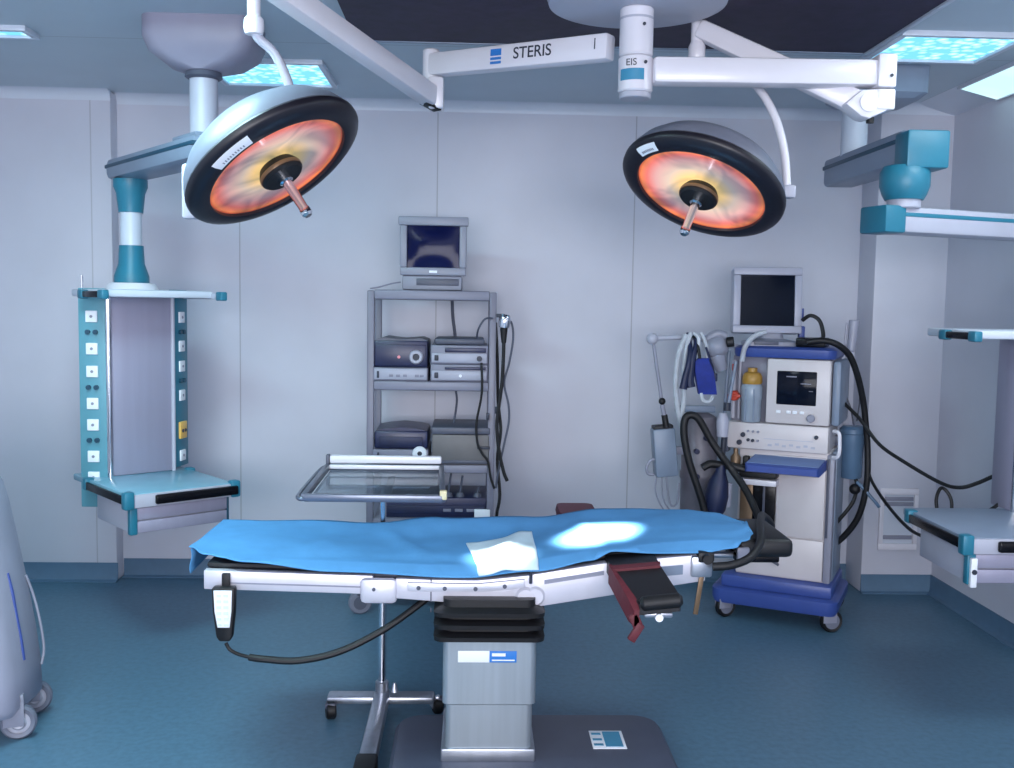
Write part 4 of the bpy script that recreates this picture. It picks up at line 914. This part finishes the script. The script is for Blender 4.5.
t.part('breathing_hose', MB().tube([(1.185, 4.90, .50), (1.165, 4.90, .60), (1.135, 4.90, .69), (1.085, 4.90, .83), (1.057, 4.90, .95), (1.055, 4.90, 1.03), (1.078, 4.90, 1.062), (1.125, 4.90, 1.045), (1.19, 4.90, .94), (1.25, 4.89, .855), (1.30, 4.88, .79), (1.352, 4.80, .70), (1.385, 4.66, .58), (1.35, 4.4, .55)], .0185, n=12), M_BLACK, **W_)
t.part('breathing_hose', MB().tube([(1.345, 4.40, .55), (1.25, 4.05, .70), (1.13, 3.78, .80), (1.055, 3.55, .832), (1.010, 3.40, .832), (.972, 3.27, .815), (.915, 3.185, .785), (.85, 3.165, .765), (.79, 3.17, .758)], .014, n=12), M_BLACK, **W_)
t.part('dark_hose', MB().tube([(1.65, 4.89, 1.434), (1.72, 4.86, 1.444), (1.79, 4.85, 1.425), (1.86, 4.87, 1.37), (1.915, 4.90, 1.27), (1.965, 4.94, 1.14), (1.992, 4.96, 1.02), (2.01, 4.97, .90), (2.015, 4.97, .72), (1.995, 5.0, .55), (1.945, 5.05, .43), (1.875, 5.1, .345), (1.85, 5.12, .32)], .016, n=12), M_BLACK, **W_)
t.part('monitor_lead', MB().tube([(1.66, 5.0, 1.54), (1.69, 4.97, 1.565), (1.73, 4.95, 1.54), (1.745, 4.93, 1.47), (1.73, 4.92, 1.435)], .010, n=8), M_BLACK, **W_)
# suction canister and leads at the right side
cn = t.part('suction_canister', MB().lathe([(0, .73), (.048, .73), (.055, .74), (.060, .96), (.066, .965), (.066, .985), (.05, 1.0), (0, 1.0)], Matrix.Translation((1.965, 5.06, 0)), 26), M_CANIS, **W_)
t.part('canister_bracket', MB().box(1.86, 1.95, 5.05, 5.09, .90, .95, .005), M_DGREY, cn, **W_)
t.part('canister_lead', MB().tube([(1.975, 5.02, .735), (1.985, 5.02, .69), (1.965, 5.0, .63), (1.945, 5.0, .59), (1.915, 5.0, .55), (1.885, 5.02, .50)], .010, n=8).sph((1.97, 5.01, .68), .028), M_BLACK, cn, **W_)
t.part('flow_meter_pole', MB().cyl((1.955, 5.16, .98), (1.955, 5.16, 1.42), .008, n=10).cyl((1.89, 5.16, 1.17), (1.955, 5.16, 1.17), .006, n=10), M_LGREY, **W_)
t.part('flow_meter', MB().cyl((1.972, 5.15, 1.38), (1.982, 5.15, 1.545), .022, .026, n=16, bev=.006).cyl((1.935, 5.15, 1.37), (1.945, 5.15, 1.53), .006, n=10), M_BEZEL, **W_)
t.part('thin_lead', MB().tube([(1.94, 5.1, 1.28), (1.93, 5.1, 1.18), (1.96, 5.08, 1.08), (1.985, 5.08, .98), (2.03, 5.08, .94)], .005, n=8).tube([(1.955, 5.1, 1.36), (1.985, 5.1, 1.30), (2.01, 5.1, 1.15), (2.0, 5.1, 1.02)], .004, n=8), M_DGREY, **W_)

# left hose arm of the machine, with its box and fittings
arm = t.part('hose_arm', MB().cyl((.905, 5.02, 1.438), (1.09, 5.05, 1.445), .013, n=12).sph((.905, 5.02, 1.435), .030).cyl((1.09, 5.05, 1.445), (1.42, 5.14, 1.39), .012, n=12), M_LGREY, **W_)
t.part('arm_strut', MB().cyl((.91, 5.02, 1.42), (.965, 5.02, 1.10), .009, n=10).cyl((.965, 5.02, 1.10), (.985, 5.02, 1.01), .012, n=10), M_MGREY, arm, **W_)
t.part('strut_grip', MB().cyl((.977, 5.02, 1.05), (.990, 5.02, .985), .016, n=12).sph((.962, 5.01, 1.12), .018), M_BLACK, arm, **W_)
bx = t.part('side_box', MB().box(-.058, .058, -.05, .05, -.125, .125, .012, M=Matrix.Translation((.99, 5.06, .855)) @ Matrix.Rotation(math.radians(-6), 4, 'Y')), M_SMOKE, **W_)
t.part('box_top', MB().box(-.05, .05, -.04, .04, .118, .14, .006, M=Matrix.Translation((.99, 5.06, .855)) @ Matrix.Rotation(math.radians(-6), 4, 'Y')), M_BLACK, bx, **W_)
t.part('ring_handle', MB().tube([(.935, 5.03, .82), (.912, 5.03, .81), (.897, 5.03, .775), (.905, 5.03, .745), (.935, 5.03, .74)], .008, n=8), M_MGREY, bx, **W_)
t.part('box_bracket', MB().box(1.04, 1.12, 5.06, 5.10, .84, .88, .004), M_MGREY, bx, **W_)
t.part('box_lead', MB().tube([(.95, 5.03, .735), (.945, 5.03, .66), (.965, 5.03, .60), (.99, 5.03, .56)], .004, n=6).tube([(1.0, 5.03, .73), (1.01, 5.03, .64), (1.03, 5.03, .58), (1.06, 5.03, .60), (1.065, 5.03, .70)], .005, n=6).tube([(.975, 5.03, .73), (.985, 5.03, .62), (1.02, 5.03, .56), (1.04, 5.03, .55)], .004, n=6), M_MGREY, bx, **W_)
mk = t.part('mask_elbow', MB().sph((1.225, 4.99, 1.40), .062, sz=.95).cyl((1.225, 4.99, 1.36), (1.255, 4.98, 1.28), .045, .03, n=16, bev=.006).tube([(1.17, 5.0, 1.43), (1.22, 4.98, 1.465), (1.27, 4.98, 1.455)], .022, n=10), M_BEZEL2, **W_)
t.part('mask_port', MB().cyl((1.265, 4.95, 1.425), (1.30, 4.94, 1.43), .026, n=14, bev=.004), M_BLACK, mk, **W_)
t.part('pale_hose', MB().tube([(1.07, 4.98, 1.46), (1.03, 4.97, 1.36), (1.02, 4.97, 1.22), (1.035, 4.97, 1.08), (1.07, 4.98, .97)], .014, n=10).tube([(1.09, 4.97, 1.47), (1.07, 4.97, 1.40), (1.06, 4.97, 1.28), (1.065, 4.97, 1.15), (1.055, 4.97, 1.05)], .012, n=10).tube([(1.10, 4.96, 1.47), (1.125, 4.95, 1.44), (1.12, 4.95, 1.36)], .010, n=10).tube([(1.14, 4.97, 1.47), (1.165, 4.96, 1.41), (1.175, 4.96, 1.33)], .010, n=10), M_TUBEW, **W_)
t.part('support_post', MB().cyl((1.29, 5.07, .80), (1.31, 5.07, 1.38), .010, n=12).cyl((1.30, 5.0, 1.12), (1.33, 5.0, 1.33), .009, n=10), M_SMOKE, **W_)
t.part('clear_cup', MB().lathe([(0, .95), (.028, .95), (.032, 1.03), (.018, 1.07), (0, 1.07)], Matrix.Translation((1.262, 4.96, 0)), 18), M_BEZEL, **W_)
t.part('dark_valve', MB().cyl((1.285, 4.97, 1.08), (1.285, 4.97, 1.12), .018, n=12).cyl((1.27, 4.97, .86), (1.275, 4.97, .95), .014, n=12), M_INK, **W_)
t.part('top_hose', MB().tube([(1.36, 5.0, 1.33), (1.37, 4.99, 1.40), (1.41, 4.98, 1.455), (1.47, 4.98, 1.48)], .013, n=10), M_TUBEW, **W_)

# patient monitor on top of the machine
MR = math.radians(-6)
t = T('patient_monitor', 'flat grey patient monitor with dark screen on top of the anaesthesia machine', 'monitor', (1.495, 5.06, 1.41), MR, local=True)
t.part('foot', loft([rrect(.03, .02, .14, .09, .03, 1.408-1.41), rrect(.03, .02, .14, .09, .03, .018), rrect(.03, .03, .06, .05, .03, .035), rrect(.03, .03, .05, .04, .03, .09)]), M_BEZEL2)
t.part('foot_trim', MB().box(-.07, .05, -.078, -.070, .004, .022, .002), M_DGREY)
Mt = Matrix.Translation((0, 0, .06)) @ Matrix.Rotation(math.radians(-5), 4, 'X')
cs = t.part('casing', MB().box(-.172, .172, -.015, .075, 0, .335, .014, 3, M=Mt), M_BEZEL)
mb = MB()
for b in ((-.172, .172, .295, .335), (-.172, .172, 0, .038), (-.172, -.135, .038, .295), (.135, .172, .038, .295)): mb.box(b[0], b[1], -.028, -.012, b[2], b[3], .005, M=Mt)
t.part('bezel', mb, M_BEZEL, cs)
t.part('screen', MB().box(-.136, .136, -.019, -.013, .037, .296, M=Mt), M_SCREENG, cs)
t.part('side_connector', MB().box(.170, .200, .02, .06, .02, .10, .006).cyl((.182, .03, .14), (.182, .03, .19), .010, n=10), M_BLUE, cs)

# cuff and leads hanging from the hose arm
t = T('pressure_cuff', 'bright blue pressure cuff hanging from the hose arm of the anaesthesia machine', 'cuff', (1.15, 4.94, 1.16))
t.part('cuff', loft([[(1.105+a, 4.925-b, z), (1.185+a+c, 4.925-b, z), (1.185+a+c, 4.955, z), (1.105+a, 4.955, z)] for a, b, c, z in ((.025, .0, .01, 1.165), (.012, .012, .012, 1.22), (0, .014, .01, 1.28), (.0, .010, -.01, 1.33), (.02, 0, -.03, 1.345))]), M_CUFF)
t.part('cuff_lining', MB().tube([(1.14, 4.93, 1.17), (1.15, 4.92, 1.135), (1.18, 4.92, 1.13), (1.20, 4.93, 1.155)], .010, n=8), M_TUBEW)
t.part('cuff_strap', MB().tube([(1.13, 4.93, 1.34), (1.12, 4.94, 1.40), (1.11, 5.01, 1.455), (1.10, 5.06, 1.43)], .008, n=8), M_BLACK)
t = T('lead_bundle', 'navy leads hanging beside the blue pressure cuff', 'leads', (1.07, 4.93, 1.16))
t.part('lead', MB().tube([(1.09, 5.05, 1.462), (1.085, 4.96, 1.40), (1.075, 4.93, 1.32), (1.06, 4.93, 1.25), (1.05, 4.93, 1.19)], [.010, .020], n=10), M_NAVY)
t.part('lead', MB().tube([(1.115, 5.04, 1.462), (1.115, 4.96, 1.42), (1.095, 4.935, 1.34), (1.085, 4.935, 1.24), (1.09, 4.935, 1.20)], [.008, .024], n=10), M_NAVY)
t.part('lead_clip', MB().box(1.195, 1.222, 4.93, 4.95, 1.23, 1.27, .005).tube([(1.16, 4.94, 1.40), (1.19, 4.94, 1.32), (1.208, 4.94, 1.26)], .006, n=8), M_NAVY)

# cables from the machine to the pendant by the right wall
cable('cable', 'long dark cable sagging from the anaesthesia machine up to the right pendant', [(1.90, 5.02, 1.12), (1.955, 4.95, 1.05), (2.02, 4.85, .935), (2.09, 4.72, .87), (2.19, 4.55, .80), (2.235, 4.45, .795), (2.29, 4.40, .825), (2.34, 4.33, .875), (2.375, 4.20, .925), (2.40, 4.12, .94), (2.43, 4.115, .94)], .009, M_BLACK)
cable('cable', 'dark cable loop dropping behind the shelf of the right pendant', [(2.12, 4.40, .66), (2.115, 4.42, .74), (2.14, 4.44, .79), (2.165, 4.44, .785), (2.185, 4.42, .74), (2.18, 4.40, .66)], .008, M_BLACK)
cable('cable', 'dark cable rising from the right pendant shelf to its column', [(2.26, 4.30, .70), (2.30, 4.25, .75), (2.35, 4.22, .82), (2.365, 4.2, .87)], .008, M_BLACK)
cable('cable', 'dark cable hanging past the corner pillar to the drawer of the right pendant', [(2.03, 5.05, .94), (2.02, 4.98, .80), (2.03, 4.92, .72), (2.05, 4.75, .63), (2.04, 4.5, .585), (2.02, 4.25, .60)], .008, M_BLACK)
cable('tube', 'pale green tube hanging from the suction canister by the pillar', [(1.975, 5.0, .72), (2.01, 4.97, .68), (2.06, 4.95, .62), (2.075, 4.95, .60)], .009, M_CANIS)

# ------------------------------------------------------------------ covered equipment cart in the left foreground
t = T('equipment_cart', 'large pale grey wheeled machine with sloping side at the left photo edge', 'equipment cart', (-1.95, 3.6, 0))
side = [(-2.35, 1.10), (-1.90, 1.08), (-1.82, 1.03), (-1.755, .95), (-1.733, .912), (-1.713, .837), (-1.685, .70), (-1.660, .571), (-1.640, .46), (-1.627, .378), (-1.610, .24), (-1.607, .125), (-1.63, .095), (-2.35, .095)]
rings = []
for y, i in ((3.46, .05), (3.48, .022), (3.52, 0), (3.73, 0), (3.77, .022), (3.79, .05)):
    rings.append([(x-(i if x > -2.3 else -i), y, z-(i if z > .9 else (i*.2 if z > .13 else -i*.3))) for x, z in side])
bd = t.part('body', loft(rings), M_COVER, angle=50)
t.part('side_trim', MB().tube([(-1.668, 3.60, .60), (-1.652, 3.60, .53), (-1.640, 3.60, .45), (-1.624, 3.60, .35), (-1.616, 3.60, .28)], .007, n=8), M_BLUE, bd)
t.part('side_lead', MB().tube([(-1.655, 3.72, .56), (-1.632, 3.73, .48), (-1.610, 3.73, .38), (-1.598, 3.73, .28), (-1.604, 3.72, .22)], .005, n=8), M_MGREY, bd)
t.part('top_panel', MB().box(-2.3, -1.745, 3.50, 3.66, .925, .955, .01), M_BLUE, bd)
t.part('base_rail', MB().box(-2.3, -1.66, 3.50, 3.76, .10, .15, .01), M_MGREY)
for x, y in ((-1.625, 3.57), (-1.665, 3.80), (-2.25, 3.57), (-2.25, 3.80)):
    Mw = Matrix.Translation((x, y, .062)) @ Matrix.Rotation(math.radians(20), 4, 'Z') @ Matrix.Rotation(PI/2, 4, 'X')
    c = t.part('caster', MB().lathe([(.040, -.016), (.054, -.020), (.062, -.010), (.062, .010), (.054, .020), (.040, .016)], Mw, 32), M_WHEEL)
    t.part('wheel_disc', MB().lathe([(0, -.012), (.020, -.022), (.028, -.012), (.042, -.010), (.042, .010), (.028, .012), (.020, .022), (0, .012)], Mw, 28), M_LGREY, c)
    t.part('caster_fork', MB().box(-.05, .02, -.028, -.023, -.01, .09, .002, M=Matrix.Translation((x, y, .062)) @ Matrix.Rotation(math.radians(20), 4, 'Z')).box(-.05, .02, .023, .028, -.01, .09, .002, M=Matrix.Translation((x, y, .062)) @ Matrix.Rotation(math.radians(20), 4, 'Z')).box(-.05, .02, -.028, .028, .075, .105, .004, M=Matrix.Translation((x, y, .062)) @ Matrix.Rotation(math.radians(20), 4, 'Z')), M_MGREY, c)

# ------------------------------------------------------------------ surgical lamp beams
def spot(loc, target, power, angle, blend, col, size=.1):
    L = bpy.data.lights.new('lamp_beam', 'SPOT'); L.energy = power; L.spot_size = math.radians(angle); L.spot_blend = blend; L.color = col; L.shadow_soft_size = size
    o = bpy.data.objects.new('lamp_beam', L); COL.objects.link(o); o.location = loc
    o.rotation_euler = (V(target)-V(loc)).to_track_quat('-Z', 'Y').to_euler()
    return o
for Mx, k, tgt, pw, an, bl in ((M1, k1, V((.11, 3.30, .73)), 95, 9., .4), (M2, k2, V((.455, 3.44, .80)), 720, 13., 1.)):
    for q in (30, 150, 270):
        p = Mx @ V((.17*k*math.cos(math.radians(q)), .17*k*math.sin(math.radians(q)), .012))
        spot(p, tgt, pw, an, bl, (1., .97, .92), .03)

# ------------------------------------------------------------------ world, camera, view
w = bpy.data.worlds.new('World'); S.world = w; w.use_nodes = True
w.node_tree.nodes['Background'].inputs[0].default_value = (.25, .32, .42, 1); w.node_tree.nodes['Background'].inputs[1].default_value = .3
cam = bpy.data.cameras.new('Camera'); co = bpy.data.objects.new('Camera', cam); COL.objects.link(co)
cam.sensor_width = 36; cam.lens = 1000/1014*36; cam.clip_start = .02
R = Matrix.Rotation(math.radians(-2.0), 4, 'Z') @ Matrix.Rotation(math.radians(90-4.6), 4, 'X') @ Matrix.Rotation(math.radians(.95), 4, 'Z')
co.matrix_world = Matrix.Translation((0, 0, 1.6)) @ R
S.camera = co
S.view_settings.view_transform = 'Standard'; S.view_settings.look = 'None'; S.view_settings.gamma = 1; S.view_settings.exposure = 0
S.view_settings.use_curve_mapping = False
